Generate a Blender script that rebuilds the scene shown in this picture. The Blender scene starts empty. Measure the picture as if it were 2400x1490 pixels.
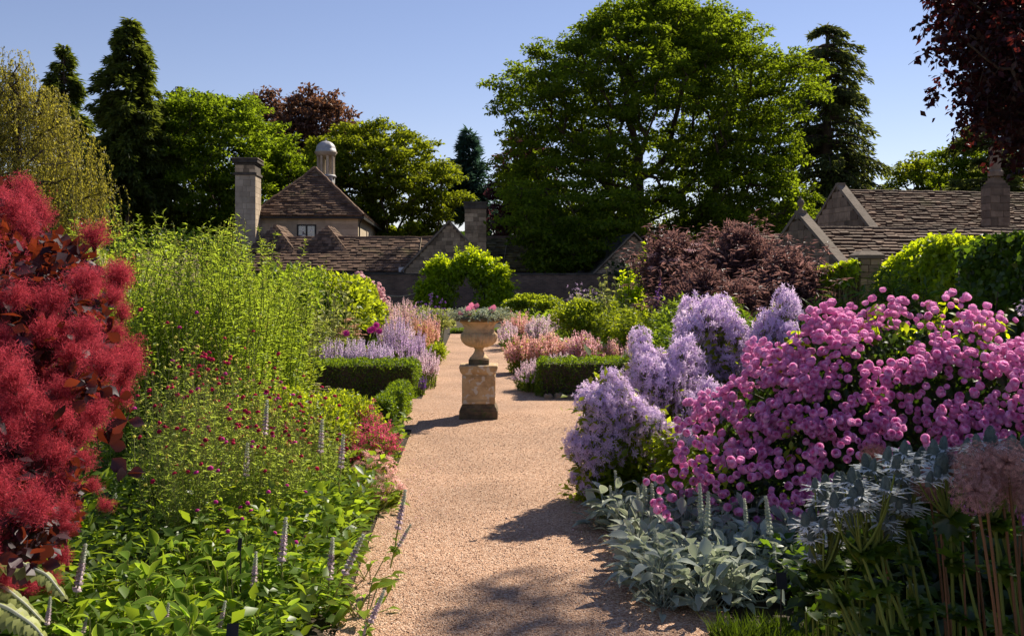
import bpy, math
import numpy as np
from mathutils import Matrix

# ------------------------------------------------------------------ camera, world, sun, exposure
F, CX, HY, EYE = 2333.0, 1200.0, 655.0, 1.7
SC = bpy.context.scene
COL = SC.collection
cam = bpy.data.cameras.new('camera')
cam.lens, cam.sensor_width = 35.0, 36.0
cam.shift_y = -(745.0 - HY) / 2400.0
cam.clip_start, cam.clip_end = 0.05, 2000.0
cam_o = bpy.data.objects.new('camera', cam)
cam_o.location = (0, 0, EYE)
cam_o.rotation_euler = (math.radians(90), 0, 0)
COL.objects.link(cam_o)
SC.camera = cam_o

SUN_EL, SUN_AZ = 40.0, 39.0          # azimuth clockwise from +Y (sun ahead, to the right)
world = bpy.data.worlds.new('World')
SC.world = world
world.use_nodes = True
wt = world.node_tree
sky = wt.nodes.new('ShaderNodeTexSky')
sky.sky_type = 'NISHITA'
sky.sun_disc = False
sky.sun_elevation = math.radians(SUN_EL)
sky.sun_rotation = math.radians(SUN_AZ)
sky.altitude = 300
sky.air_density, sky.dust_density, sky.ozone_density = 1.0, 0.0, 2.4
tint = wt.nodes.new('ShaderNodeMixRGB')
tint.blend_type = 'MULTIPLY'
tint.inputs[0].default_value = 1.0
tint.inputs[2].default_value = (0.94, 0.78, 0.82, 1)
wt.links.new(sky.outputs[0], tint.inputs[1])
wt.links.new(tint.outputs[0], wt.nodes['Background'].inputs[0])
wt.nodes['Background'].inputs[1].default_value = 0.073

sun = bpy.data.lights.new('sun', 'SUN')
sun.energy, sun.angle, sun.color = 4.3, math.radians(0.55), (1.0, 0.87, 0.70)
sun_o = bpy.data.objects.new('sun', sun)
_a = math.radians(SUN_AZ)
sun_o.rotation_euler = (math.radians(-(90 - SUN_EL)), 0, -_a)
sun_o.location = (20, 30, 40)
COL.objects.link(sun_o)
SC.view_settings.view_transform = 'Standard'
SC.view_settings.look = 'None'
SC.view_settings.gamma = 1.0
SC.view_settings.use_curve_mapping = False
SC.view_settings.exposure = 0.95
SC.render.engine = 'CYCLES'
SC.cycles.max_bounces = 7
SC.cycles.diffuse_bounces = 3
SC.cycles.glossy_bounces = 2
SC.cycles.transmission_bounces = 5
SC.cycles.caustics_reflective = False
SC.cycles.caustics_refractive = False
SC.cycles.use_denoising = True

# ------------------------------------------------------------------ helpers
rng = np.random.default_rng(11)
U = lambda a, b, n=None: rng.uniform(a, b, n)
N = lambda s, *sh: rng.normal(0, s, sh)
A = lambda *v: np.array(v, float)
UPV = A(0, 0, 1)


def P(px, py, d):
    return A((px - CX) / F * d, d, EYE + (HY - py) / F * d)


def XA(px, d):
    return (px - CX) / F * d


def ZA(py, d):
    return EYE + (HY - py) / F * d


def norm(a):
    return a / np.maximum(np.linalg.norm(a, axis=-1, keepdims=True), 1e-9)


def frames(d, up):
    y = norm(d)
    up = np.broadcast_to(up, y.shape)
    z = up - (up * y).sum(-1, keepdims=True) * y
    bad = np.linalg.norm(z, axis=-1) < 1e-4
    if bad.any():
        z = np.where(bad[:, None], A(0.3, 0.9, 0.2), z)
        z = z - (z * y).sum(-1, keepdims=True) * y
    z = norm(z)
    return np.stack([np.cross(y, z), y, z], -1)


def rdir(n):
    return norm(N(1, n, 3))


class Tm:                                  # a template: vertices and face arrays with a material slot
    def __init__(s, V, *faces):
        s.V = np.array(V, float)
        s.F = [(np.array(f[0], int), f[1]) if isinstance(f, tuple) else (np.array(f, int), 0) for f in faces]


class MB:                                  # collects geometry and links it as one mesh object
    def __init__(s):
        s.v, s.f, s.n = [], [], 0

    def add(s, V, faces, mat=0):
        V = np.asarray(V, float).reshape(-1, 3)
        if isinstance(faces, Tm):
            faces = faces.F
        elif not isinstance(faces, list) or (faces and not isinstance(faces[0], tuple)):
            faces = [(np.asarray(faces, int), mat)]
        for f, m in faces:
            s.f.append((f + s.n, m))
        s.v.append(V)
        s.n += len(V)
        return s

    def inst(s, T, pos, R, S, mat=None):
        n = len(pos)
        if n == 0:
            return s
        S = np.asarray(S, float)
        if S.ndim == 0:
            S = np.full(n, float(S))
        if S.ndim == 1:
            S = np.repeat(S[:, None], 3, 1)
        W = np.einsum('nij,nkj->nki', R, T.V[None] * S[:, None, :]) + pos[:, None, :]
        k = len(T.V)
        off = (np.arange(n) * k)[:, None, None]
        fs = [((f[None] + off).reshape(-1, f.shape[1]), m if mat is None else mat) for f, m in T.F]
        return s.add(W.reshape(-1, 3), fs)

    def tubes(s, Pn, r, sides=3, mat=0):
        Pn = np.asarray(Pn, float)
        if Pn.ndim == 2:
            Pn = Pn[None]
        n, k, _ = Pn.shape
        if n == 0:
            return s
        r = np.broadcast_to(np.asarray(r, float), (n, k))
        t = norm(np.gradient(Pn, axis=1))
        mt = norm(Pn[:, -1] - Pn[:, 0])
        ref = np.where(np.abs(mt[:, 2:3]) > .8, A(1, 0, 0), A(0, 0, 1))[:, None, :]
        a = norm(np.cross(t, np.broadcast_to(ref, t.shape)))
        b = np.cross(t, a)
        an = np.arange(sides) * 2 * np.pi / sides
        V = Pn[:, :, None] + r[:, :, None, None] * (a[:, :, None] * np.cos(an)[:, None] + b[:, :, None] * np.sin(an)[:, None])
        i, j = np.meshgrid(np.arange(k - 1), np.arange(sides), indexing='ij')
        j2 = (j + 1) % sides
        q = np.stack([i * sides + j, i * sides + j2, (i + 1) * sides + j2, (i + 1) * sides + j], -1).reshape(-1, 4)
        q = (q[None] + (np.arange(n) * k * sides)[:, None, None]).reshape(-1, 4)
        return s.add(V.reshape(-1, 3), [(q, mat)])

    def box(s, lo, hi, mat=0, R=None, o=None):
        lo, hi = np.asarray(lo, float), np.asarray(hi, float)
        V = lo + BOX.V * (hi - lo) + (hi - lo) * .5
        if R is not None:
            V = V @ np.asarray(R).T
        if o is not None:
            V = V + o
        return s.add(V, [(f, mat) for f, _ in BOX.F])

    def lathe(s, prof, c=(0, 0, 0), seg=24, mat=0, lobes=None, cap=True):
        pr = np.asarray(prof, float)
        an = np.arange(seg) * 2 * np.pi / seg
        V = np.zeros((len(pr), seg, 3))
        for i, (r, z) in enumerate(pr):
            rr = r * (1 + (lobes(i, an) if lobes else 0))
            V[i, :, 0], V[i, :, 1], V[i, :, 2] = rr * np.cos(an), rr * np.sin(an), z
        i, j = np.meshgrid(np.arange(len(pr) - 1), np.arange(seg), indexing='ij')
        j2 = (j + 1) % seg
        q = np.stack([i * seg + j, i * seg + j2, (i + 1) * seg + j2, (i + 1) * seg + j], -1).reshape(-1, 4)
        return s.add(V.reshape(-1, 3) + np.asarray(c, float), [(q, mat)])

    def mesh(s, name, mats, smooth=True, off=None):
        V = np.concatenate(s.v) if s.v else np.zeros((0, 3))
        if off is not None:
            V = V - off
        me = bpy.data.meshes.new(name)
        me.vertices.add(len(V))
        me.vertices.foreach_set('co', V.astype(np.float32).ravel())
        lt = np.concatenate([np.full(len(f), f.shape[1]) for f, m in s.f])
        mi = np.concatenate([np.full(len(f), m) for f, m in s.f])
        lv = np.concatenate([f.ravel() for f, m in s.f])
        me.loops.add(len(lv))
        me.loops.foreach_set('vertex_index', lv.astype(np.int32))
        me.polygons.add(len(lt))
        me.polygons.foreach_set('loop_start', np.concatenate([[0], np.cumsum(lt)[:-1]]).astype(np.int32))
        me.polygons.foreach_set('material_index', mi.astype(np.int32))
        me.polygons.foreach_set('use_smooth', np.full(len(lt), bool(smooth)))
        for m in (mats if isinstance(mats, (list, tuple)) else [mats]):
            me.materials.append(m)
        me.update(calc_edges=True)
        return me

    def build(s, name, mats, parent=None, smooth=True, kind=None):
        if not s.f:
            return None
        off = wloc(parent) if parent else None
        o = bpy.data.objects.new(name, s.mesh(name, mats, smooth, off))
        COL.objects.link(o)
        if parent:
            o.parent = parent
        if kind:
            o['kind'] = kind
        return o


_b = np.array([[x, y, z] for x in (-.5, .5) for y in (-.5, .5) for z in (-.5, .5)])
BOX = Tm(_b, [[0, 1, 3, 2], [4, 6, 7, 5], [0, 4, 5, 1], [2, 3, 7, 6], [0, 2, 6, 4], [1, 5, 7, 3]])


def wloc(o):
    v = np.zeros(3)
    while o:
        v = v + np.array(o.matrix_basis.translation)
        o = o.parent
    return v


def tag(o, label=None, cat=None, group=None, kind=None):
    for k, v in (('label', label), ('category', cat), ('group', group), ('kind', kind)):
        if v:
            o[k] = v
    return o


def thing(name, label, cat, loc, group=None):
    o = bpy.data.objects.new(name, None)
    o.empty_display_size = .1
    COL.objects.link(o)
    o.location = tuple(float(x) for x in loc)
    return tag(o, label, cat, group)


def part(name, me, parent, pos, R=None, S=1.0, label=None):
    o = bpy.data.objects.new(name, me)
    COL.objects.link(o)
    o.parent = parent
    M = np.eye(4)
    R = np.eye(3) if R is None else np.asarray(R)
    S = np.asarray(S, float) * np.ones(3)
    M[:3, :3] = R * S[None, :]
    M[:3, 3] = np.asarray(pos) - wloc(parent)
    o.matrix_basis = Matrix(M.tolist())
    if label:
        o['label'] = label
    return o


def bez(a, c, b, t):
    t = np.asarray(t)[..., None]
    return (1 - t) ** 2 * a + 2 * t * (1 - t) * c + t ** 2 * b


def curves(a, c, b, k):
    return bez(a[:, None], c[:, None], b[:, None], np.linspace(0, 1, k)[None])


def interp(x, pts):
    pts = np.asarray(pts, float)
    return np.interp(x, pts[:, 0], pts[:, 1])


# ------------------------------------------------------------------ templates
def leaf_t(n=4, W=.3, curl=.15, fold=.12, pos=.45, edge=0.0):
    """leaf along +Y, unit length, normal +Z; with edge>0 a pale rim strip in slot 1"""
    V, Q, E = [], [], []
    cols = 5 if edge else 3
    for i in range(n + 1):
        t = i / n
        w = W * max(0.03, math.sin(math.pi * t ** (math.log(.5) / math.log(pos)))) * (1 if 0 < i < n else .4)
        z = -curl * t * t
        xs = [-w, -w * (1 - edge), 0, w * (1 - edge), w] if edge else [-w, 0, w]
        for x in xs:
            V.append((x, t, z + fold * abs(x) / max(W, .01) * .5))
    for i in range(n):
        for j in range(cols - 1):
            q = (i * cols + j, i * cols + j + 1, (i + 1) * cols + j + 1, (i + 1) * cols + j)
            (E if edge and j in (0, cols - 2) else Q).append(q)
    return Tm(V, (Q, 0), (E, 1)) if edge else Tm(V, Q)


DIA = Tm([(0, 0, 0), (-.3, .45, .07), (.3, .45, .07), (0, 1, -.08)], [[0, 3, 1], [0, 2, 3]])
DIAN = Tm([(0, 0, 0), (-.13, .45, .03), (.13, .45, .03), (0, 1, -.12)], [[0, 3, 1], [0, 2, 3]])
LOBE = Tm([(0, 0, 0), (-.5, .3, .05), (-.22, .42, 0), (-.36, .8, .03), (0, 1, -.1), (.36, .8, .03), (.22, .42, 0), (.5, .3, .05)],
          [[0, 2, 1], [2, 4, 3], [0, 4, 2], [0, 6, 4], [6, 5, 4], [0, 7, 6]])
def leaf5(W, curl, fold, pos=.45):               # a light folded leaf of four faces
    return Tm([(0, 0, 0), (-W, pos, fold - curl * pos ** 2), (0, pos, -curl * pos ** 2), (W, pos, fold - curl * pos ** 2), (0, 1, -curl)], [[0, 2, 1], [0, 3, 2], [1, 2, 4], [2, 3, 4]])


LEAF4 = leaf5(.27, .2, .06)
LEAFN = Tm([(0, 0, 0), (-.11, .42, .02), (.11, .42, .02), (0, 1, -.22)], [[0, 3, 1], [0, 2, 3]])
HAIR = Tm([(-.5, 0, 0), (.5, 0, 0), (0, 1, 0)], [[0, 1, 2]])


def star_t(n=5, w=.35, cup=.25, notch=.55):
    V, Fc = [(0, 0, 0)], []
    for i in range(n):
        a = 2 * math.pi * i / n
        for da, r, z in ((-math.pi / n * w * 1.6, notch, cup * .4), (0, 1, cup), (math.pi / n * w * 1.6, notch, cup * .4)):
            V.append((r * math.cos(a + da), r * math.sin(a + da), z))
        b = 1 + 3 * i
        Fc += [[0, b, b + 1], [0, b + 1, b + 2]]
    return Tm(V, Fc)


STAR5 = star_t()
STAR6 = star_t(6, .3, .1, .4)


def dome_t(rings=3, seg=8, sq=.5, rough=.15, seed=1):
    r = np.random.default_rng(seed)
    V, Q = [], []
    for i in range(rings + 1):
        ph = math.pi / 2 * i / rings * 1.25
        for j in range(seg):
            a = 2 * math.pi * (j + .5 * (i % 2)) / seg
            k = 1 + r.uniform(-rough, rough)
            V.append((math.sin(ph) * math.cos(a) * k, math.sin(ph) * math.sin(a) * k, sq * math.cos(ph) * k))
    for i in range(rings):
        for j in range(seg):
            Q.append((i * seg + j, (i + 1) * seg + j, (i + 1) * seg + (j + 1) % seg, i * seg + (j + 1) % seg))
    return Tm(V, Q)


DOME = dome_t()
OCT = Tm([(1, 0, 0), (-1, 0, 0), (0, 1, 0), (0, -1, 0), (0, 0, .7), (0, 0, -.7)],
         [[0, 2, 4], [2, 1, 4], [1, 3, 4], [3, 0, 4], [2, 0, 5], [1, 2, 5], [3, 1, 5], [0, 3, 5]])
_tf = []
_tv = []
for _i in range(2):
    _c, _s = math.cos(_i * 2.6), math.sin(_i * 2.6)
    _k = len(_tv)
    _tv += [(0, 0, 0), (.45 * _c - .35 * _s, .45 * _s + .35 * _c, .4), (.45 * _c + .35 * _s, .45 * _s - .35 * _c, .4), (.9 * _c, .9 * _s, .7)]
    _tf += [[_k, _k + 2, _k + 1], [_k + 1, _k + 2, _k + 3]]
TUFT = Tm(_tv, _tf)                          # a small two-lipped floret opening along +Z


# ------------------------------------------------------------------ materials
def nt(name):
    m = bpy.data.materials.new(name)
    m.use_nodes = True
    t = m.node_tree
    for n in list(t.nodes):
        t.nodes.remove(n)
    return m, t, t.nodes.new('ShaderNodeOutputMaterial')


def rgba(c):
    return (c[0], c[1], c[2], 1)


def rnd_node(t):
    """one random number per leaf island and object"""
    g = t.nodes.new('ShaderNodeNewGeometry')
    o = t.nodes.new('ShaderNodeObjectInfo')
    a = t.nodes.new('ShaderNodeMath'); a.operation = 'ADD'
    f = t.nodes.new('ShaderNodeMath'); f.operation = 'FRACT'
    t.links.new(g.outputs['Random Per Island'], a.inputs[0])
    t.links.new(o.outputs['Random'], a.inputs[1])
    t.links.new(a.outputs[0], f.inputs[0])
    return f.outputs[0]


def ramp(t, fac, stops):
    r = t.nodes.new('ShaderNodeValToRGB')
    e = r.color_ramp.elements
    while len(e) < len(stops):
        e.new(.5)
    for i, (p, c) in enumerate(stops):
        e[i].position = p
        e[i].color = rgba(c)
    t.links.new(fac, r.inputs[0])
    return r.outputs[0]


def mul(c, k):
    return tuple(min(1, max(0, x * k)) for x in c)


def leafmat(name, base, trans, tf=.45, var=.4, gloss=.05, rough=.4, alt=None):
    if base[1] > base[0] and base[1] > 1.4 * base[2]:           # living greens
        base, trans = (base[0] * 1.42, base[1] * 1.25, base[2] * .8), (trans[0] * 1.48, trans[1] * 1.27, trans[2] * .75)
        alt = alt and (alt[0] * 1.3, alt[1] * 1.2, alt[2] * .8)
    m, t, out = nt(name)
    r = rnd_node(t)
    alt = alt or base
    b = ramp(t, r, [(0, mul(base, 1 - var)), (.5, base), (.85, mul(alt, 1 + var)), (1, mul(alt, 1 + var * .5))])
    c = ramp(t, r, [(0, mul(trans, 1 - var)), (.6, trans), (1, mul(trans, 1 + var))])
    d = t.nodes.new('ShaderNodeBsdfDiffuse')
    l = t.nodes.new('ShaderNodeBsdfTranslucent')
    t.links.new(b, d.inputs[0])
    t.links.new(c, l.inputs[0])
    x = t.nodes.new('ShaderNodeMixShader'); x.inputs[0].default_value = tf
    t.links.new(d.outputs[0], x.inputs[1]); t.links.new(l.outputs[0], x.inputs[2])
    g = t.nodes.new('ShaderNodeBsdfGlossy'); g.inputs['Roughness'].default_value = rough
    g.inputs[0].default_value = (.9, .95, 1, 1)
    y = t.nodes.new('ShaderNodeMixShader'); y.inputs[0].default_value = gloss * .4
    t.links.new(x.outputs[0], y.inputs[1]); t.links.new(g.outputs[0], y.inputs[2])
    t.links.new(y.outputs[0], out.inputs[0])
    return m


def solid(name, stops, scale=6.0, detail=8.0, rough=.85, bump=.3, bscale=40.0, per=.35, dist=.01, spots=None, metal=0.0):
    """stone, soil, bark: noise-mottled colour with fine relief; per = piece-to-piece variation"""
    m, t, out = nt(name)
    co = t.nodes.new('ShaderNodeTexCoord')
    nz = t.nodes.new('ShaderNodeTexNoise'); nz.inputs['Scale'].default_value = scale; nz.inputs['Detail'].default_value = detail
    nz.inputs['Roughness'].default_value = .65
    geo = t.nodes.new('ShaderNodeNewGeometry')
    t.links.new(geo.outputs['Position'], nz.inputs['Vector'])
    c = ramp(t, nz.outputs[0], stops)
    r = rnd_node(t)
    mr = t.nodes.new('ShaderNodeMapRange')
    mr.inputs['To Min'].default_value = 1 - per; mr.inputs['To Max'].default_value = 1 + per
    t.links.new(r, mr.inputs['Value'])
    hs = t.nodes.new('ShaderNodeHueSaturation')
    t.links.new(mr.outputs[0], hs.inputs['Value'])
    t.links.new(c, hs.inputs['Color'])
    colr = hs.outputs[0]
    if spots:
        sc, lo, hi, scol = spots
        n2 = t.nodes.new('ShaderNodeTexNoise'); n2.inputs['Scale'].default_value = sc; n2.inputs['Detail'].default_value = 4
        t.links.new(geo.outputs['Position'], n2.inputs['Vector'])
        k = t.nodes.new('ShaderNodeMapRange'); k.inputs['From Min'].default_value = lo; k.inputs['From Max'].default_value = hi
        t.links.new(n2.outputs[0], k.inputs['Value'])
        mx = t.nodes.new('ShaderNodeMixRGB'); mx.inputs[2].default_value = rgba(scol)
        t.links.new(k.outputs[0], mx.inputs[0]); t.links.new(colr, mx.inputs[1])
        colr = mx.outputs[0]
    p = t.nodes.new('ShaderNodeBsdfPrincipled')
    p.inputs['Roughness'].default_value = rough
    p.inputs['Metallic'].default_value = metal
    p.inputs['Specular IOR Level'].default_value = .25
    t.links.new(colr, p.inputs['Base Color'])
    nb = t.nodes.new('ShaderNodeTexNoise'); nb.inputs['Scale'].default_value = bscale; nb.inputs['Detail'].default_value = 6
    t.links.new(geo.outputs['Position'], nb.inputs['Vector'])
    bp = t.nodes.new('ShaderNodeBump'); bp.inputs['Strength'].default_value = bump; bp.inputs['Distance'].default_value = dist
    t.links.new(nb.outputs[0], bp.inputs['Height'])
    t.links.new(bp.outputs[0], p.inputs['Normal'])
    t.links.new(p.outputs[0], out.inputs[0])
    return m


M = {}
L = lambda k, *a, **kw: M.__setitem__(k, leafmat(k, *a, **kw))
L('tree_leaf', (.053, .098, .013), (.22, .36, .024), .46, .45, .015, .45, alt=(.055, .078, .009))
L('tree_leaf_deep', (.050, .094, .013), (.21, .335, .021), .47, .45, .015, .45, alt=(.05, .07, .009))
L('tree_leaf_lime', (.062, .098, .013), (.24, .33, .022), .50, .4, .02, .45)
L('birch_leaf', (.15, .165, .045), (.38, .40, .07), .45, .4, .05, .4)
L('conifer_needles', (.045, .070, .022), (.15, .22, .035), .38, .4, .04, .5)
L('redwood_needles', (.055, .078, .034), (.15, .21, .06), .38, .4, .04, .5)
L('blue_needles', (.05, .10, .075), (.08, .17, .10), .3, .3, .03, .5)
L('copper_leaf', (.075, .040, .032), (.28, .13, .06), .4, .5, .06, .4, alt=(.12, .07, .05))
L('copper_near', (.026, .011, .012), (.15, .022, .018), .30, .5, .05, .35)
L('purple_tree', (.04, .02, .03), (.15, .05, .06), .4, .4, .04, .4)
L('box_leaf', (.045, .095, .014), (.20, .34, .02), .42, .35, .05, .4)
L('vine_leaf', (.11, .19, .012), (.46, .66, .02), .6, .3, .05, .4)
L('lime_leaf', (.10, .165, .022), (.36, .50, .03), .5, .35, .05, .4)
L('mid_leaf', (.065, .125, .02), (.26, .42, .035), .48, .4, .06, .4)
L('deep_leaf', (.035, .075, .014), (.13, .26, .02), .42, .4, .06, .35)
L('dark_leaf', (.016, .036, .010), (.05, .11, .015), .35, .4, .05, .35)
L('wisp_leaf', (.13, .215, .042), (.37, .56, .07), .5, .35, .06, .4)
L('pale_leaf', (.22, .28, .14), (.38, .48, .18), .4, .3, .05, .5)
L('silver_leaf', (.38, .43, .36), (.44, .52, .33), .3, .25, .03, .6)
L('silver_rim', (.52, .56, .48), (.60, .62, .48), .45, .15, .03, .7)
L('woolly_leaf', (.085, .165, .045), (.24, .42, .05), .5, .32, .0, .55)  # backlit look of the sunlit lamb's ears put into the green
L('woolly_rim', (.22, .31, .13), (.40, .56, .17), .5, .15, .0, .7)
L('elder_leaf', (.088, .052, .064), (.34, .18, .16), .4, .5, .06, .4, alt=(.13, .075, .075))
L('smoke', (.43, .052, .085), (.56, .074, .108), .48, .36, .0, .6, alt=(.60, .11, .13))
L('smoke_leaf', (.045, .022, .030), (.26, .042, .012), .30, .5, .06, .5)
L('smoke_twig', (.16, .05, .05), (.2, .05, .05), .1, .3, .03, .5)
L('rose_petal', (.95, .41, .73), (.97, .48, .79), .48, .17, .0, .5, alt=(.94, .60, .78))
L('rose_heart', (.88, .22, .56), (.92, .30, .62), .3, .2, .02, .5)
L('lilac_petal', (.80, .63, .93), (.86, .70, .96), .5, .2, .02, .5)
L('lilac_core', (.55, .40, .74), (.5, .36, .68), .3, .2, .02, .5)
L('lavender', (.64, .46, .76), (.72, .53, .82), .55, .35, .02, .5)
L('pale_lavender', (.85, .62, .74), (.90, .68, .78), .55, .25, .02, .5)
L('violet', (.17, .07, .42), (.28, .10, .5), .4, .3, .02, .5)
L('crimson', (.52, .02, .09), (.66, .03, .14), .4, .3, .02, .5)
L('valerian', (.70, .09, .19), (.78, .14, .26), .5, .35, .02, .5)
L('magenta', (.62, .05, .33), (.76, .08, .44), .4, .3, .02, .5)
L('coral', (.94, .50, .47), (.96, .56, .52), .58, .25, .02, .5)
L('petunia', (.80, .20, .38), (.86, .26, .42), .4, .2, .02, .5)
L('pink', (.92, .48, .56), (.95, .56, .62), .58, .25, .02, .5)
L('soft_pink', (.88, .58, .62), (.92, .64, .66), .55, .2, .02, .5)
L('peach', (.76, .42, .32), (.84, .48, .34), .4, .25, .02, .5)
L('cream', (.68, .60, .34), (.76, .68, .38), .4, .2, .02, .5)
L('straw_leaf', (.14, .22, .065), (.34, .50, .11), .5, .35, .04, .5)
L('seed', (.36, .40, .14), (.5, .56, .18), .4, .3, .03, .5)
L('stem', (.12, .17, .05), (.2, .3, .06), .2, .3, .05, .5)
L('pale_stem', (.25, .29, .15), (.3, .34, .15), .15, .2, .04, .5)
L('dark_stem', (.06, .07, .03), (.08, .1, .03), .1, .3, .04, .5)
L('straw_stem', (.20, .10, .045), (.24, .11, .04), .15, .3, .05, .5)
L('thistle', (.15, .19, .17), (.2, .25, .2), .2, .25, .03, .6)
L('thistle_bract', (.80, .85, .84), (.82, .88, .84), .35, .15, .05, .5)
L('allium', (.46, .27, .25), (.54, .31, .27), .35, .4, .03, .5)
L('allium_lit', (.62, .28, .21), (.72, .33, .25), .4, .3, .03, .5)  # lit copy of allium, the sun's glow put into the colour
L('mauve', (.56, .45, .50), (.6, .48, .52), .3, .3, .02, .6)
L('grass_blade', (.028, .055, .010), (.075, .14, .012), .4, .4, .05, .4)
L('russet', (.14, .055, .035), (.32, .11, .05), .4, .4, .05, .4)
M['bark'] = solid('bark', [(.3, (.035, .026, .02)), (.7, (.10, .075, .055))], 3, bscale=14, bump=.8, dist=.05, per=.1)
M['soil'] = solid('soil', [(.3, (.022, .017, .011)), (.7, (.06, .045, .028))], 5, bscale=30, bump=.8, dist=.03, per=0)
M['sandstone'] = solid('sandstone', [(.25, (.30, .20, .10)), (.5, (.54, .375, .20)), (.75, (.66, .51, .30))], 9, bscale=90, bump=.45, dist=.006, per=.06,
                       spots=(15, .565, .60, (.62, .57, .48)))
M['sandstone_dark'] = solid('sandstone_dark', [(.3, (.06, .047, .032)), (.7, (.22, .16, .095))], 12, bscale=90, bump=.5, dist=.006, per=.05,
                            spots=(14, .56, .66, (.10, .11, .045)))
M['urn_stone'] = solid('urn_stone', [(.25, (.35, .24, .14)), (.5, (.58, .41, .235)), (.8, (.68, .52, .33))], 10, bscale=110, bump=.35, dist=.005, per=.04,
                       spots=(7, .58, .70, (.20, .16, .10)))
M['house_stone'] = solid('house_stone', [(.3, (.33, .27, .20)), (.7, (.50, .42, .32))], 1.2, bscale=14, bump=.3, dist=.02, per=.16)
M['rubble_stone'] = solid('rubble_stone', [(.3, (.23, .165, .105)), (.7, (.47, .36, .24))], 2.2, bscale=14, bump=.5, dist=.03, per=.5)
M['brown_stone'] = solid('brown_stone', [(.3, (.13, .093, .064)), (.7, (.30, .22, .155))], 2.2, bscale=14, bump=.5, dist=.03, per=.42)
M['mortar'] = solid('mortar', [(.3, (.10, .075, .05)), (.7, (.17, .13, .095))], 3, bscale=30, bump=.3, dist=.01, per=0)
M['pale_mortar'] = solid('pale_mortar', [(.3, (.27, .22, .165)), (.7, (.38, .32, .25))], 3, bscale=30, bump=.3, dist=.01, per=0)
M['render_wall'] = solid('render_wall', [(.3, (.44, .37, .27)), (.7, (.56, .48, .36))], .9, bscale=14, bump=.2, dist=.01, per=0)
M['dark_stone'] = solid('dark_stone', [(.3, (.045, .04, .036)), (.7, (.13, .11, .09))], 2.5, bscale=14, bump=.4, dist=.02, per=.2)
M['tile'] = solid('tile', [(.28, (.066, .039, .026)), (.55, (.150, .092, .060)), (.8, (.26, .175, .118))], 1.6, bscale=14, bump=.6, dist=.03, per=.5,
                  spots=(.8, .60, .75, (.11, .095, .035)))
M['tile_moss'] = solid('tile_moss', [(.28, (.075, .055, .03)), (.55, (.15, .115, .045)), (.8, (.24, .20, .06))], 1.6, bscale=14, bump=.6, dist=.03, per=.35)
M['slate'] = solid('slate', [(.3, (.085, .085, .085)), (.7, (.16, .155, .15))], 1.5, bscale=14, bump=.4, dist=.02, per=.25)
M['coping'] = solid('coping', [(.3, (.12, .095, .072)), (.7, (.27, .22, .17))], 1.7, bscale=14, bump=.4, dist=.02, per=.15)
M['lead'] = solid('lead', [(.3, (.28, .29, .30)), (.7, (.42, .43, .44))], 1.4, bscale=9, bump=.2, dist=.02, per=.05, rough=.55)
M['black_iron'] = solid('black_iron', [(.3, (.015, .015, .016)), (.7, (.035, .034, .033))], 8, rough=.5, per=.05)
M['white_box'] = solid('white_box', [(.3, (.6, .6, .6)), (.7, (.75, .75, .74))], 5, rough=.5, per=0)
M['rope'] = solid('rope', [(.3, (.25, .2, .13)), (.7, (.45, .38, .27))], 30, per=.05)


def m_glass():
    m, t, out = nt('window_glass')
    p = t.nodes.new('ShaderNodeBsdfPrincipled')
    p.inputs['Base Color'].default_value = (.10, .13, .16, 1)
    p.inputs['Roughness'].default_value = .05
    p.inputs['Specular IOR Level'].default_value = 1.0
    p.inputs['Coat Weight'].default_value = .8
    t.links.new(p.outputs[0], out.inputs[0])
    return m


def m_gravel():
    m, t, out = nt('gravel_surface')
    g = t.nodes.new('ShaderNodeNewGeometry')
    v = t.nodes.new('ShaderNodeTexVoronoi'); v.inputs['Scale'].default_value = 95
    t.links.new(g.outputs['Position'], v.inputs['Vector'])
    sp = t.nodes.new('ShaderNodeSeparateColor')
    t.links.new(v.outputs['Color'], sp.inputs[0])
    c = ramp(t, sp.outputs[0], [(0, (.26, .135, .075)), (.35, (.46, .27, .165)), (.7, (.56, .36, .235)), (1, (.70, .52, .39))])
    n = t.nodes.new('ShaderNodeTexNoise'); n.inputs['Scale'].default_value = 1.1; n.inputs['Detail'].default_value = 5
    t.links.new(g.outputs['Position'], n.inputs['Vector'])
    mr = t.nodes.new('ShaderNodeMapRange'); mr.inputs['From Min'].default_value = .3; mr.inputs['From Max'].default_value = .7
    mr.inputs['To Min'].default_value = .78; mr.inputs['To Max'].default_value = 1.12
    t.links.new(n.outputs[0], mr.inputs['Value'])
    hs = t.nodes.new('ShaderNodeHueSaturation')
    t.links.new(c, hs.inputs['Color']); t.links.new(mr.outputs[0], hs.inputs['Value'])
    p = t.nodes.new('ShaderNodeBsdfPrincipled'); p.inputs['Roughness'].default_value = .8
    p.inputs['Specular IOR Level'].default_value = .3
    t.links.new(hs.outputs[0], p.inputs['Base Color'])
    b = t.nodes.new('ShaderNodeBump'); b.inputs['Strength'].default_value = 1; b.inputs['Distance'].default_value = .009; b.invert = True
    t.links.new(v.outputs['Distance'], b.inputs['Height'])
    t.links.new(b.outputs[0], p.inputs['Normal'])
    t.links.new(p.outputs[0], out.inputs[0])
    return m


def m_pebble():
    m, t, out = nt('pebble')
    r = rnd_node(t)
    c = ramp(t, r, [(0, (.24, .125, .07)), (.35, (.44, .26, .155)), (.7, (.56, .36, .235)), (1, (.72, .55, .42))])
    p = t.nodes.new('ShaderNodeBsdfPrincipled'); p.inputs['Roughness'].default_value = .7
    t.links.new(c, p.inputs['Base Color'])
    t.links.new(p.outputs[0], out.inputs[0])
    return m


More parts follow.
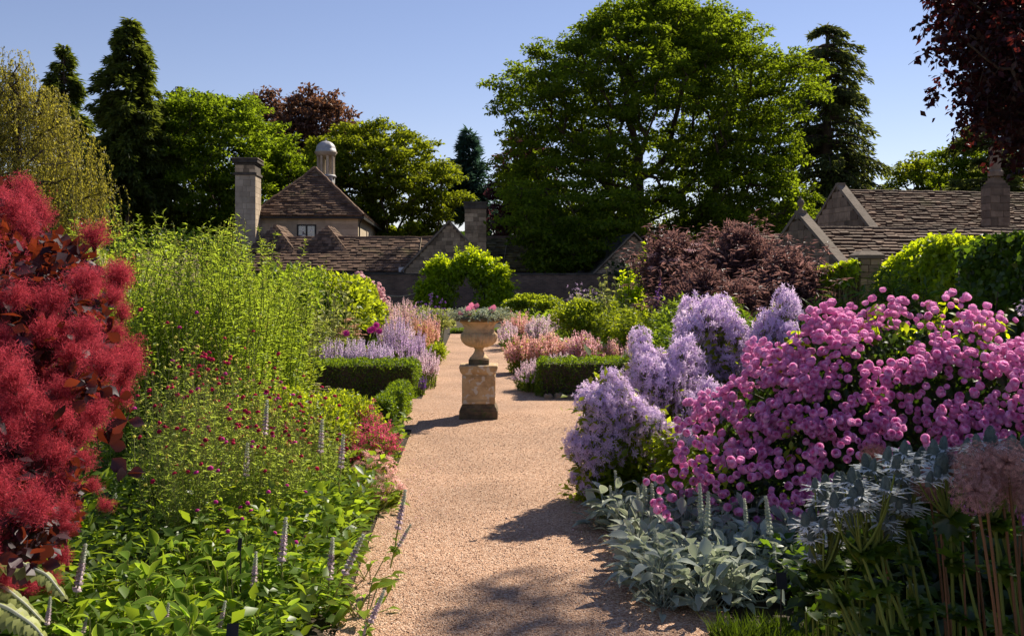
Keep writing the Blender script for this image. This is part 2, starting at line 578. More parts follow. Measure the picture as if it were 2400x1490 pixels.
def m_brick():
    m, t, out = nt('garden_brick')
    co = t.nodes.new('ShaderNodeTexCoord')
    mp = t.nodes.new('ShaderNodeMapping'); mp.inputs['Rotation'].default_value = (math.radians(90), 0, 0)
    t.links.new(co.outputs['Object'], mp.inputs[0])
    b = t.nodes.new('ShaderNodeTexBrick')
    b.inputs['Scale'].default_value = 1.0
    b.inputs['Brick Width'].default_value = .23; b.inputs['Row Height'].default_value = .078
    b.inputs['Mortar Size'].default_value = .011
    b.inputs['Color1'].default_value = (.21, .125, .085, 1); b.inputs['Color2'].default_value = (.11, .068, .05, 1)
    b.inputs['Mortar'].default_value = (.17, .13, .10, 1)
    t.links.new(mp.outputs[0], b.inputs['Vector'])
    n = t.nodes.new('ShaderNodeTexNoise'); n.inputs['Scale'].default_value = 1.5; n.inputs['Detail'].default_value = 6
    t.links.new(co.outputs['Object'], n.inputs['Vector'])
    mr = t.nodes.new('ShaderNodeMapRange'); mr.inputs['To Min'].default_value = .4; mr.inputs['To Max'].default_value = 1.7
    t.links.new(n.outputs[0], mr.inputs['Value'])
    hs = t.nodes.new('ShaderNodeHueSaturation')
    t.links.new(b.outputs['Color'], hs.inputs['Color']); t.links.new(mr.outputs[0], hs.inputs['Value'])
    p = t.nodes.new('ShaderNodeBsdfPrincipled'); p.inputs['Roughness'].default_value = .9
    t.links.new(hs.outputs[0], p.inputs['Base Color'])
    bp = t.nodes.new('ShaderNodeBump'); bp.inputs['Strength'].default_value = .6; bp.inputs['Distance'].default_value = .02; bp.invert = True
    t.links.new(b.outputs['Fac'], bp.inputs['Height']); t.links.new(bp.outputs[0], p.inputs['Normal'])
    t.links.new(p.outputs[0], out.inputs[0])
    return m


M['glass'], M['gravel'], M['pebble'], M['brick'] = m_glass(), m_gravel(), m_pebble(), m_brick()
# ------------------------------------------------------------------ the setting: ground, path
def path_x(y):                                # centre line of the gravel path
    return .14 - .0415 * (y - 4.0)


def sheet(name, pts, z, mat):
    mb = MB()
    mb.add([(x, y, z) for x, y in pts], [(np.array([list(range(len(pts)))]), 0)])
    o = mb.build(name, mat, smooth=False)
    return tag(o, kind='structure')


o = sheet('ground', [(-600, -40), (600, -40), (600, 900), (-600, 900)], 0.0, M['soil'])
g_l = [(path_x(y) - w, y) for y, w in ((-3, .95), (4.7, .95), (8, .97), (11.2, .97), (11.3, 3.6), (14.0, 3.6), (14.1, 1.0), (31, .93))]
g_r = [(path_x(y) + w, y) for y, w in ((31, .93), (14.25, 1.05), (14.15, 4.6), (11.7, 4.6), (11.3, 1.1), (8, 1.0), (4.7, .98), (-3, .95))]
sheet('gravel_path', g_l + g_r, .012, M['gravel'])

# loose pebbles lying on the near stretch of the path
n = 17000
yy = 3.6 + 9.0 * U(0, 1, n) ** 1.5
xx = path_x(yy) + U(-1.02, 1.02, n)
ss = U(.0032, .0068, n)
mb = MB()
rd = rdir(n)
R = frames(rd * A(1, 1, .25), UPV + N(.25, n, 3))
mb.inst(OCT, np.stack([xx, yy, .012 + ss * .35], -1), R, np.stack([ss, ss * U(.7, 1.3, n), ss * .8], -1))
tag(mb.build('gravel', M['pebble'], smooth=False, kind='stuff'), 'loose pinkish gravel scattered over the near garden path', 'gravel')


# ------------------------------------------------------------------ buildings
def tile_roof(roof, e0, e1, r1, r0, rows, tw, mat='tile', limit=300, thick=.075, first=True, jit=.03):
    """stone tiles laid in courses on the quad eave e0-e1, ridge r1-r0; the first 300 singly, the rest joined"""
    e0, e1, r1, r0 = (np.asarray(v, float) for v in (e0, e1, r1, r0))
    key = 'tile_mesh_' + mat
    if key not in bpy.data.meshes:
        t = MB().add(BOX.V, [(f, 0) for f, _ in BOX.F])
        t.mesh(key, M[mat], smooth=False)
    me = bpy.data.meshes[key]
    slope = norm((r0 + r1) / 2 - (e0 + e1) / 2)
    items = []
    for i in range(rows):
        ta, tb = i / rows, (i + 1) / rows
        tm = (ta + tb) / 2
        a, b = e0 + (r0 - e0) * tm, e1 + (r1 - e1) * tm
        wid = np.linalg.norm(b - a)
        al = norm(b - a)
        nrm = norm(np.cross(al, slope))
        rl = np.linalg.norm((r0 + r1) / 2 - (e0 + e1) / 2) / rows
        k = max(1, int(round(wid / tw)))
        cut = np.concatenate([[0], np.sort((np.arange(1, k) + rng.uniform(-.28, .28, k - 1)) / k), [1]])
        for j in range(k):
            c = a + (b - a) * (cut[j] + cut[j + 1]) / 2 + nrm * (thick * .35 + rng.uniform(0, jit))
            sl2 = norm(slope - nrm * (.55 * thick / rl) + al * rng.uniform(-.03, .03))
            n2 = norm(np.cross(al, sl2))
            Rm = np.stack([al, sl2, n2], -1)
            items.append((c, Rm, ((cut[j + 1] - cut[j]) * wid * .965, rl * rng.uniform(1.06, 1.22), thick * rng.uniform(.8, 1.3))))
    order = rng.permutation(len(items))
    for q in order[:limit]:
        c, Rm, S = items[q]
        part('tile', me, roof, c, Rm, S)
    rest = [items[q] for q in order[limit:]]
    if rest:
        mb = MB()
        mb.inst(BOX, np.array([r[0] for r in rest]), np.array([r[1] for r in rest]), np.array([r[2] for r in rest]))
        mb.build('tiles', M[mat], roof, smooth=False, kind='stuff')


def stones(parent, o, u, nrm, rows, sl, mat, gap=.014, proud=.02, single=True, name='stone'):
    """squared stones on a wall face: rows of (z0, z1, x0, x1) measured along u from o"""
    o, u, nrm = np.asarray(o, float), norm(np.asarray(u, float)), norm(np.asarray(nrm, float))
    key = 'stone_mesh_' + mat
    if key not in bpy.data.meshes:
        MB().add(BOX.V, [(f, 0) for f, _ in BOX.F]).mesh(key, M[mat], smooth=False)
    me = bpy.data.meshes[key]
    Rm = np.stack([u, nrm, UPV], -1)
    mb = MB()
    for z0, z1, x0, x1 in rows:
        if x1 - x0 < sl * .3:
            continue
        k = max(1, int(round((x1 - x0) / sl)))
        cut = x0 + (x1 - x0) * np.concatenate([[0], np.sort((np.arange(1, k) + rng.uniform(-.33, .33, k - 1)) / k), [1]])
        for j in range(k):
            c = o + u * (cut[j] + cut[j + 1]) / 2 + UPV * (z0 + z1) / 2 + nrm * (proud * rng.uniform(.0, .45) - .04)
            S = (cut[j + 1] - cut[j] - gap, .1, z1 - z0 - gap)
            if single:
                part(name, me, parent, c, Rm, S)
            else:
                mb.inst(BOX, c[None], Rm[None], np.array([S]))
    if not single:
        mb.build('stones', M[mat], parent, smooth=False, kind='stuff')


def courses(z0, z1, h, xfun, jit=.0):
    n = max(1, int(round((z1 - z0) / h)))
    out = []
    zs = z0 + (z1 - z0) * np.concatenate([[0], np.sort((np.arange(1, n) + rng.uniform(-jit, jit, n - 1)) / n), [1]])
    for i in range(n):
        a, b = xfun((zs[i] + zs[i + 1]) / 2)
        out.append((zs[i], zs[i + 1], a, b))
    return out


def quadmesh(name, quads, mat, parent, smooth=False):
    mb = MB()
    for q in quads:
        mb.add(np.array(q, float), [(np.array([list(range(len(q)))]), 0)])
    return mb.build(name, mat, parent, smooth)


def stack(parent, o, u, v, w, d, z0, z1, mat='house_stone', mortar='pale_mortar', ch=.34, sl=.5, name='chimney', faces=(1, 1)):
    """a square chimney stack: mortar core with single stones on the two faces in view"""
    o, u, v = np.asarray(o, float), norm(np.asarray(u, float)), norm(np.asarray(v, float))
    core = MB()
    Rm = np.stack([u, v, UPV], -1)
    core.box((.02, .02, 0), (w - .02, d - .02, z1 - z0), R=Rm, o=o + UPV * z0)
    c = core.build(name, M[mortar], parent, smooth=False)
    if faces[0]:
        stones(c, o, u, -v, courses(z0 - o[2], z1 - o[2], ch, lambda z: (0, w), .15), sl, mat)
    if faces[1] == 1:
        stones(c, o + u * w, v, u, courses(z0 - o[2], z1 - o[2], ch, lambda z: (0, d), .15), sl, mat)
    if faces[1] == -1:
        stones(c, o, v, -u, courses(z0 - o[2], z1 - o[2], ch, lambda z: (0, d), .15), sl, mat)
    return c, Rm


# --- the tall house with hipped roof and cupola
def build_tall_house():
    t = thing('house', 'pale stone house with steep hipped stone tile roof topped by a domed cupola', 'house', (-14, 68, 0))
    u, v = norm(A(1, .06, 0)), norm(A(-.06, 1, 0))
    o = A(XA(606, 68), 68, 0)
    W, D = 6.75, 32.0
    ze, zr = ZA(507, 68), ZA(397, 71.4)
    pt = lambda a, b, z: o + u * a + v * b + UPV * z
    wl = quadmesh('wall', [[pt(0, 0, 0), pt(W, 0, 0), pt(W, 0, ze), pt(0, 0, ze)], [pt(0, D, 0), pt(0, 0, 0), pt(0, 0, ze), pt(0, D, ze)],
                           [pt(W, D, 0), pt(0, D, 0), pt(0, D, ze), pt(W, D, ze)]], M['pale_mortar'], t)
    quadmesh('side_wall', [[pt(W, 0, 0), pt(W, D, 0), pt(W, D, ze), pt(W, 0, ze)]], M['render_wall'], t)
    wx0, wx1, wz0, wz1 = XA(697, 68) - o[0], XA(738, 68) - o[0], ZA(561, 68), ZA(526, 68)
    for a, b in ((0, wx0), (wx1, W)):
        stones(wl, o, u, -v, courses(wz0 - .4, ze - .12, .36, lambda z: (a, b)), .85, 'house_stone', gap=.008, proud=.012)
    stones(wl, o, u, -v, courses(wz1 + .02, ze - .12, .36, lambda z: (wx0, wx1)), .85, 'house_stone', gap=.008, proud=.012)
    e = .38
    E = [pt(-e, -e, ze), pt(W + e, -e, ze), pt(W + e, D + e, ze), pt(-e, D + e, ze)]
    r0, r1 = pt(W / 2, W / 2, zr), pt(W / 2, D - W / 2, zr)
    rf = quadmesh('roof', [[E[0], E[1], r0], [E[1], E[2], r1, r0], [E[2], E[3], r1], [E[3], E[0], r0, r1]], M['tile'], t)
    tile_roof(rf, E[0], E[1], r0 + u * .1, r0 - u * .1, 21, .36, thick=.09, jit=.05)
    tile_roof(rf, E[1], E[2], r1, r0, 17, .45, limit=0, thick=.09, jit=.05)
    hm = MB()
    for a in (E[0], E[1]):
        q = np.linspace(0, 1, 26)[:, None]
        hm.tubes((a + (r0 - a) * q + UPV * (.10 + N(.02, 26, 1)))[None], .13, 6)
    hm.build('hip_tiles', M['tile'], rf)
    g = MB()
    g.box((-e, -e - .06, ze - .16), (W + e, -e + .05, ze - .02), R=np.stack([u, v, UPV], -1), o=A(o[0], o[1], 0))
    g.box((W + e - .05, -e, ze - .16), (W + e + .06, D, ze - .02), R=np.stack([u, v, UPV], -1), o=A(o[0], o[1], 0))
    g.build('gutter', M['black_iron'], t, smooth=False)
    g = MB()
    g.tubes(np.stack([pt(W + .1, -.1, 0), pt(W + .1, -.1, ze - .5), pt(W + .35, -.36, ze - .1)])[None], .05, 8)
    g.build('downpipe', M['black_iron'], t)
    # casement window with glazing bars
    fr = MB()
    Rm = np.stack([u, v, UPV], -1)
    def bar(x0, x1, z0, z1, y0=-.05, y1=.03):
        fr.box((x0, y0, z0), (x1, y1, z1), R=Rm, o=A(o[0], o[1], 0))
    bar(wx0 - .06, wx0 + .05, wz0, wz1); bar(wx1 - .05, wx1 + .06, wz0, wz1)
    bar(wx0 + .05, wx1 - .05, wz1 - .1, wz1); bar(wx0 - .1, wx1 + .1, wz0 - .12, wz0, -.12)
    mid = (wx0 + wx1) / 2
    bar(mid - .06, mid + .06, wz0, wz1 - .1)
    f = fr.build('window', M['black_iron'], t, smooth=False)
    gb, pn = MB(), []
    for s0, s1 in ((wx0 + .05, mid - .06), (mid + .06, wx1 - .05)):
        gb.box(((s0 + s1) / 2 - .018, -.03, wz0), ((s0 + s1) / 2 + .018, .0, wz1 - .1), R=Rm, o=A(o[0], o[1], 0))
        for k in (1, 2):
            z = wz0 + (wz1 - .1 - wz0) * k / 3
            gb.box((s0, -.028, z - .018), (s1, -.002, z + .018), R=Rm, o=A(o[0], o[1], 0))
        for cx0, cx1 in ((s0, (s0 + s1) / 2), ((s0 + s1) / 2, s1)):
            for k in range(3):
                za, zb = wz0 + (wz1 - .1 - wz0) * k / 3, wz0 + (wz1 - .1 - wz0) * (k + 1) / 3
                tl = rng.uniform(-.006, .006)
                pn.append([pt(cx0, -.012 + tl, za), pt(cx1, -.012 - tl, za), pt(cx1, -.012 - tl, zb), pt(cx0, -.012 + tl, zb)])
    gb.build('glazing_bar', M['white_box'], f, smooth=False)
    for q in pn:
        quadmesh('pane', [q], M['glass'], f)
    # window on the lit side wall
    sw = MB()
    sw.box((W - .02, 6.5, ze - 2.2), (W + .06, 7.6, ze - .7), R=Rm, o=A(o[0], o[1], 0))
    sw.build('shutter', M['house_stone'], t, smooth=False)
    # cupola on the ridge
    cc = pt(W / 2, 9.4, 0)
    zc = zr - .7
    s = 77.4 / F
    cb = MB()
    cb.box((-.72, -.72, 0), (.72, .72, ZA(440, 77.4) - zc), o=cc + UPV * zc)
    zb = ZA(441, 77.4)
    cb.box((-.60, -.60, 0), (.60, .60, ZA(416, 77.4) - zb), o=cc + UPV * zb)
    cu = cb.build('cupola', M['lead'], t, smooth=False)
    z1, z2, z3 = ZA(416, 77.4), ZA(366, 77.4), ZA(358, 77.4)
    MB().lathe([(0, z1), (.78, z1), (.82, z1 + .07), (.74, z1 + .2), (0, z1 + .2)], cc, 24).build('sill_ring', M['lead'], cu)
    for k in range(8):
        a = 2 * math.pi * (k + .5) / 8
        MB().lathe([(.12, z1 + .2), (.105, z1 + .35), (.10, z2 - .15), (.13, z2)], cc + A(math.cos(a) * .60, math.sin(a) * .60, 0), 8).build('column', M['house_stone'], cu)
    MB().lathe([(0, z2), (.74, z2), (.76, z2 + .12), (.88, z3), (.88, z3 + .06), (0, z3 + .06)], cc, 24).build('cornice', M['house_stone'], cu)
    zd = ZA(329, 77.4)
    prof = [(.80, z3 + .06), (.80, z3 + .22)] + [(.76 * math.cos(a), z3 + .22 + (zd - z3 - .25) * math.sin(a)) for a in np.linspace(0, 1.5, 8)] + [(.03, zd + .06), (.05, zd + .12), (0, zd + .22)]
    MB().lathe(prof, cc, 32, lobes=lambda i, an: .025 * np.cos(8 * an) * (i > 1)).build('dome', M['lead'], cu)
    return t


build_tall_house()

# --- the tall chimney beside it
t = thing('chimney', 'tall pale ashlar chimney with moulded cap left of the hipped roof', 'chimney', (-17.6, 66, 0))
u, v = norm(A(1, .06, 0)), norm(A(-.06, 1, 0))
c, Rm = stack(t, (XA(551, 66), 66, 0), u, v, 1.32, 1.9, 2.0, ZA(410, 66), ch=.36, sl=.52, name='shaft')
oo = A(XA(551, 66), 66, 0)
mb = MB()
z = ZA(410, 66)
for a, h, gz in ((.10, .16, 0), (.0, .52, .16), (.06, .14, .68), (.18, .16, .82), (.10, .08, .98)):
    mb.box((-a, -a, 0), (1.32 + a, 1.9 + a, h - .003), R=Rm, o=oo + UPV * (z + gz))
mb.build('cap', M['dark_stone'], t, smooth=False)
stones(bpy.data.objects[c.name], oo, u, -v, [(z + .18, z + .42, 0, 1.32), (z + .42, z + .66, 0, 1.32)], .45, 'rubble_stone', proud=.09)
mb = MB()
mb.box((-.2, -.2, 0), (1.52, 2.1, .08), R=Rm, o=oo + UPV * (z + 1.06))
mb.build('coping_slab', M['coping'], t, smooth=False)


# --- the long low range with stone tile roof
def build_low_range():
    t = thing('outbuilding', 'long low range with brown stone tile roof behind the brick wall', 'outbuilding', (-5, 61, 0))
    x0, x1 = XA(585, 60), XA(1432, 60)
    ze, zr = ZA(637, 60), ZA(560, 63.5)
    quadmesh('wall', [[(x0, 60.4, 0), (x1, 60.4, 0), (x1, 60.4, ze), (x0, 60.4, ze)], [(x1, 60.4, 0), (x1, 66.5, 0), (x1, 66.5, ze), (x1, 60.4, ze)]], M['mortar'], t)
    xh = XA(1385, 63.5)
    rf = quadmesh('roof', [[(x0, 60, ze), (x1 + .2, 60, ze), (xh, 63.5, zr), (x0, 63.5, zr)], [(x1 + .2, 60, ze), (x1 + .2, 67, ze), (xh, 63.5, zr)],
                           [(x0, 67, ze), (x0, 63.5, zr), (xh, 63.5, zr), (x1, 67, ze)]], M['tile'], t)
    xm = XA(1050, 60)
    tile_roof(rf, (x0, 60, ze), (xm, 60, ze), (xm, 63.5, zr), (x0, 63.5, zr), 13, .36, limit=240, thick=.085, jit=.05)
    tile_roof(rf, (xm, 60, ze), (x1 + .2, 60, ze), (xh, 63.5, zr), (xm, 63.5, zr), 13, .36, 'tile_moss', limit=60, thick=.085, jit=.05)
    q = np.linspace(0, 1, 60)[:, None]
    MB().tubes((A(x0, 63.5, zr + .06) + A(xh - x0, 0, 0) * q + UPV * N(.012, 60, 1))[None], .13, 6).build('ridge_tiles', M['tile'], rf)
    gm = MB()
    gm.box((x0, 59.86, ze - .14), (x1, 59.98, ze - .01))
    gm.build('gutter', M['black_iron'], t, smooth=False)
    wl = MB()
    for px in (985, 1186):
        wl.tubes(np.array([P(px - 8, 634, 59.8), P(px + 3, 562, 63.3) + A(0, 0, .1)])[None], .022, 4)
    wl.build('lightning_wire', M['rope'], t)
    # two small hipped dormer roofs against the tall house
    for px, py in ((645, 528), (766, 530)):
        d = 63.4
        c = P(px, py, d)
        hb = 3.35
        w = 1.6
        a0, a1 = A(c[0] - w, 61.9, hb), A(c[0] + w, 61.9, hb)
        dr = quadmesh('dormer_roof', [[a0, a1, c], [a1, A(c[0] + w, 66, hb), A(c[0], 66, c[2]), c], [A(c[0] - w, 66, hb), a0, c, A(c[0], 66, c[2])]], M['tile'], t)
        tile_roof(dr, a0, a1, c + A(.02, 0, 0), c - A(.02, 0, 0), 9, .3, limit=40, thick=.05)
        tile_roof(dr, a1, A(c[0] + w, 66, hb), A(c[0], 66, c[2]), c, 9, .4, limit=0, thick=.05)
    MB().box((XA(934, 59.6), 59.7, ZA(637, 59.6)), (XA(946, 59.6), 59.82, ZA(626, 59.6))).build('meter_box', M['white_box'], t, smooth=False)


build_low_range()


# --- stone gable with its chimney stack, in front of the range
def build_stone_gable():
    d = 57.5
    t = thing('gabled_house', 'rubble stone gable end with square chimney behind the leafy arbour', 'house', (XA(1050, d), d, 0))
    xc, zt = XA(1053, d), ZA(519, d)
    ze, hw = ZA(632, d), 2.62
    y0 = d
    core = MB()
    core.add([(xc - hw, y0, 0), (xc + hw, y0, 0), (xc + hw, y0, ze), (xc, y0, zt - .06), (xc - hw, y0, ze)], [(np.array([[0, 1, 2, 3, 4]]), 0)])
    w = core.build('wall', M['mortar'], t, smooth=False)
    fx = lambda z: (-hw * min(1, (zt - z) / (zt - ze)) + .1, hw * min(1, (zt - z) / (zt - ze)) - .1)
    cx0, cx1 = XA(1089, d) - xc, XA(1139, d) - xc
    rows = []
    for z0, z1, a, b in courses(1.5, zt - .25, .225, fx, .25):
        rows.append((z0, z1, a, min(b, cx0 + .0)))
        if b > cx1 + .25:
            rows.append((z0, z1, cx1, b))
    stones(w, (xc, y0, 0), (1, 0, 0), (0, -1, 0), rows, .36, 'rubble_stone')
    c, Rm = stack(t, (xc + cx0, y0 - .06, 0), A(1, 0, 0), A(0, 1, 0), cx1 - cx0, .9, 1.5, ZA(490, d), 'rubble_stone', 'mortar', .24, .36, faces=(1, 1))
    mb = MB()
    zc = ZA(490, d)
    mb.box((-.05, -.05, 0), (cx1 - cx0 + .05, .95, .32), o=A(xc + cx0, y0 - .06, zc))
    mb.box((-.1, -.1, 0), (cx1 - cx0 + .1, 1.0, .1), o=A(xc + cx0, y0 - .06, zc + .322))
    mb.build('cap', M['dark_stone'], c, smooth=False)
    cp = MB()
    for s in (-1, 1):
        a, b = A(xc + s * (hw + .15), y0 + .05, ze - .12), A(xc, y0 + .05, zt + .02)
        dr = norm(b - a)
        cp.inst(BOX, ((a + b) / 2)[None], frames(dr[None], np.array([[-s * dr[2] * s, 0, abs(dr[0])]])), np.array([[.42, np.linalg.norm(b - a), .1]]))
    cp.build('coping', M['coping'], t, smooth=False)
    quadmesh('roof', [[(xc - hw, y0 + .1, ze), (xc, y0 + .1, zt - .1), (xc, 64, zt - .1), (xc - hw, 64, ze)],
                      [(xc, y0 + .1, zt - .1), (xc + hw, y0 + .1, ze), (xc + hw, 64, ze), (xc, 64, zt - .1)]], M['tile'], t)


build_stone_gable()


# --- brick gable with slate roof left of the purple elder
def build_slate_shed():
    d = 55.6
    t = thing('shed', 'small brick gabled shed with grey slate roof above the brick wall', 'shed', (XA(1485, d), d, 0))
    ang = math.radians(9)
    u, v = A(math.cos(ang), math.sin(ang), 0), A(-math.sin(ang), math.cos(ang), 0)
    zt, ze, hw = ZA(550, d), ZA(645, d), 2.35
    o = A(XA(1484, d), d, 0)
    pt = lambda a, b, z: o + u * a + v * b + UPV * z
    wl = MB().add([pt(-hw, 0, 0), pt(hw, 0, 0), pt(hw, 0, ze), pt(0, 0, zt), pt(-hw, 0, ze)], [(np.array([[0, 1, 2, 3, 4]]), 0)]).build('wall', M['mortar'], t, smooth=False)
    stones(wl, o, u, -v, courses(1.7, zt - .15, .105, lambda z: (-hw * min(1, (zt - z) / (zt - ze)) + .08, hw * min(1, (zt - z) / (zt - ze)) - .08)), .30, 'rubble_stone', gap=.018, single=False)
    rf = quadmesh('roof', [[pt(-hw - .2, -.15, ze - .15), pt(0, -.15, zt + .05), pt(0, 7, zt + .05), pt(-hw - .2, 7, ze - .15)],
                           [pt(0, -.15, zt + .05), pt(hw + .2, -.15, ze - .15), pt(hw + .2, 7, ze - .15), pt(0, 7, zt + .05)]], M['slate'], t)
    tile_roof(rf, pt(-hw - .2, 7, ze - .15), pt(-hw - .2, -.15, ze - .15), pt(0, -.15, zt + .05), pt(0, 7, zt + .05), 12, .36, 'slate', limit=240, thick=.03, jit=.012)
    cp = MB()
    cp.tubes(np.stack([pt(hw + .2, -.2, ze - .15), pt(0, -.2, zt + .1), pt(-hw - .2, -.2, ze - .15)])[None], .07, 4)
    cp.build('verge', M['coping'], t)


build_slate_shed()

# --- garden brick wall
mb = MB()
mb.box((-34, 0, 0), (9.5, .35, ZA(640, 54) - .1), o=A(0, 54, 0))
t = thing('brick_wall', 'long dark brick garden wall with coping behind the flower borders', 'wall', (0, 54, 0))
mb.build('wall_face', M['brick'], t, smooth=False)
mb = MB()
for k in range(72):
    x = -34 + k * .605
    mb.box((x, -.05, 0), (x + .59, .40, .09 + rng.uniform(0, .012)), o=A(0, 54, ZA(640, 54) - .097))
mb.build('coping', M['dark_stone'], t, smooth=False)


# --- houses on the right
def parapet(t, ap, hb, zb, thick, xo, mat='brown_stone', finial=False, u=A(.97, .245, 0), ch=.25, sl=.4):
    """stone gable parapet end facing left: apex point ap, half base hb at height zb"""
    v = norm(A(-u[1], u[0], 0))
    u = norm(u)
    ap = np.asarray(ap, float)
    o = A(ap[0], ap[1], 0)
    k = (ap[2] - zb) / hb
    z0 = zb - 1.2
    hb0 = (ap[2] - z0) / k
    mb = MB()
    f = lambda s, z, x: o + v * s + UPV * z + u * x
    pts = [f(-hb0, z0, 0), f(hb0, z0, 0), f(0, ap[2] - .12, 0)]
    pts2 = [p + u * thick for p in pts]
    mb.add(pts + pts2, [(np.array([[0, 2, 1], [3, 4, 5]]), 0), (np.array([[0, 3, 5, 2], [2, 5, 4, 1]]), 0)])
    g = mb.build('gable', M['mortar'], t, smooth=False)
    stones(g, o, -v, -u, courses(z0, ap[2] - .2, ch, lambda z: (-(ap[2] - z) / k + .08, (ap[2] - z) / k - .08), .2), sl, mat)
    cp = MB()
    for s in (-1, 1):
        a, b = f(s * (hb0 + .02), z0, thick * .45), f(0, ap[2] + .0, thick * .45)
        dr = norm(b - a)
        nn = norm(np.cross(u, dr)) * (1 if s < 0 else -1)
        if nn[2] < 0:
            nn = -nn
        cp.inst(BOX, ((a + b) / 2 + nn * .03)[None], frames(dr[None], nn[None]), np.array([[thick + .04, np.linalg.norm(b - a), .10]]))
    cp.build('coping', M['coping'], t, smooth=False)
    kn = MB()
    kn.box((-.13, -.14, -.14), (.13, .14, .10), o=ap + u * thick * .45)
    if finial:
        kn.lathe([(.10, .10), (.05, .16), (.045, .20), (.09, .26), (.105, .32), (.08, .39), (.03, .44), (.02, .5), (0, .51)], ap + u * thick * .45, 12)
    kn.build('kneeler' if not finial else 'finial', M['coping'], t, smooth=False)
    return o, u, v


def build_right_house(name, label, px, apy, d, hb, bpy_, ridge_l, ridge_r, rows, tw, thick_w, finial, tmat='tile', wall_to=0.0):
    ap = P(px, apy, d)
    t = thing(name, label, 'house', (ap[0], ap[1], 0))
    u = norm(A(.97, .17, 0)); v = norm(A(-u[1], u[0], 0))
    zr = ZA(ridge_l[1], d)
    zb = bpy_
    parapet(t, ap, hb * (ap[2] - zb) / (zr - zb), zb, thick_w, 0, finial=finial, u=u)
    ln = ridge_r
    r0, r1 = A(ap[0], ap[1], zr) + u * thick_w, A(ap[0], ap[1], zr) + u * ln
    e0, e1 = r0 - v * hb - UPV * (zr - zb), r1 - v * hb - UPV * (zr - zb)
    b0, b1 = r0 + v * hb - UPV * (zr - zb), r1 + v * hb - UPV * (zr - zb)
    rf = quadmesh('roof', [[e0, e1, r1, r0], [b1, b0, r0, r1]], M[tmat], t)
    tile_roof(rf, e0, e1, r1, r0, rows, tw, tmat, thick=.095, jit=.04)
    q = np.linspace(0, 1, 50)[:, None]
    MB().tubes((r0 + (r1 - r0) * q + UPV * (.05 + N(.008, 50, 1)))[None], .10, 6).build('ridge_tiles', M['tile'], rf)
    i = v * .25
    quadmesh('wall', [[A(*(e0 + i)[:2], 0), A(*(e1 + i)[:2], 0), e1 + i, e0 + i], [A(*(e1 + i)[:2], 0), A(*(b1 - i)[:2], 0), b1 - i, r1, e1 + i]], M['rubble_stone'], t)
    return t, r0, r1, u, v


t, r0, r1, u, v = build_right_house('stone_cottage', 'upper right cottage with long stone tile roof and parapet gable', 1962, 436, 34, 2.7, ZA(585, 31.6), (1975, 453), 9.5, 23, .27, .26, False)
tb, cc_, _u, _v = t, None, u, v
co = A(XA(2322, 32.6), 32.6, 0)
c, Rm = stack(t, co, u, v, .70, .5, 1.5, ZA(440, 32.6), 'brown_stone', 'mortar', ch=.25, sl=.36, faces=(1, -1))
mb = MB()
z = ZA(440, 32.6)
for k in range(6):
    a = .07 * k
    mb.box((a * .8, a * .5, 0), (.70 - a * .8, .5 - a * .5, .085), R=Rm, o=co + UPV * (z + k * .085))
mb.build('shoulder', M['brown_stone'], c, smooth=False)
cen = co + u * .35 + v * .25
MB().lathe([(.25, z + .4), (.25, z + .55), (.19, z + .62), (.18, ZA(365, 33)), (.22, ZA(358, 33)), (.23, ZA(347, 33)), (.15, ZA(347, 33)), (.14, ZA(353, 33))], cen, 8).build('flue', M['brown_stone'], c, smooth=False)
build_right_house('low_cottage', 'lower cottage roof with ball finial gable beside the purple elder', 1868, 502, 28, 1.9, ZA(635, 26.2), (1885, 541), 8.2, 12, .28, .24, True)
t, *_ = build_right_house('far_cottage', 'small stretch of stone tile roof left of the finial gable', 1700, 552, 36, 2.0, ZA(600, 34), (1800, 556), 3.6, 6, .4, .25, False)

# stone garden wall with capped pier, on the right
t = thing('stone_wall', 'low stone garden wall with a capped pier below the cottage roofs', 'wall', (XA(2038, 20), 20, 0))
wx0, wx1, px0, px1 = XA(1880, 20), XA(2330, 20), XA(2012, 20), XA(2062, 20)
mb = MB(); mb.box((wx0, 20.05, 0), (wx1, 20.35, ZA(630, 20) - .08)); w = mb.build('wall_core', M['mortar'], t, smooth=False)
stones(w, (0, 20.05, 0), (1, 0, 0), (0, -1, 0), courses(1.2, ZA(630, 20) - .09, .16, lambda z: (wx0, px0), .2), .34, 'rubble_stone')
stones(w, (0, 20.05, 0), (1, 0, 0), (0, -1, 0), courses(1.2, ZA(630, 20) - .09, .16, lambda z: (px1, wx1), .2), .34, 'rubble_stone')
mb = MB()
for a, b in ((wx0, px0), (px1, wx1)):
    for k in range(6):
        q0, q1 = a + (b - a) * k / 6, a + (b - a) * (k + 1) / 6
        mb.box((q0 + .004, 19.98, ZA(630, 20) - .078), (q1 - .004, 20.42, ZA(630, 20) - rng.uniform(0, .01)))
mb.build('coping', M['coping'], t, smooth=False)
c, Rm = stack(t, (px0, 19.9, 0), A(1, 0, 0), A(0, 1, 0), px1 - px0, .5, 1.2, ZA(606, 19.9), 'rubble_stone', 'mortar', .14, .24, name='pier', faces=(1, -1))
mb = MB()
z = ZA(606, 19.9)
mb.box((px0 - .05, 19.85, z + .003), (px1 + .05, 20.45, z + .07))
mb.add([(px0 - .05, 19.85, z + .073), (px1 + .05, 19.85, z + .073), (px1 + .05, 20.45, z + .073), (px0 - .05, 20.45, z + .073),
        (px0 + .06, 20.0, z + .16), (px1 - .06, 20.0, z + .16), (px1 - .06, 20.3, z + .16), (px0 + .06, 20.3, z + .16)],
       [(np.array([[0, 1, 5, 4], [1, 2, 6, 5], [2, 3, 7, 6], [3, 0, 4, 7], [4, 5, 6, 7]]), 0)])
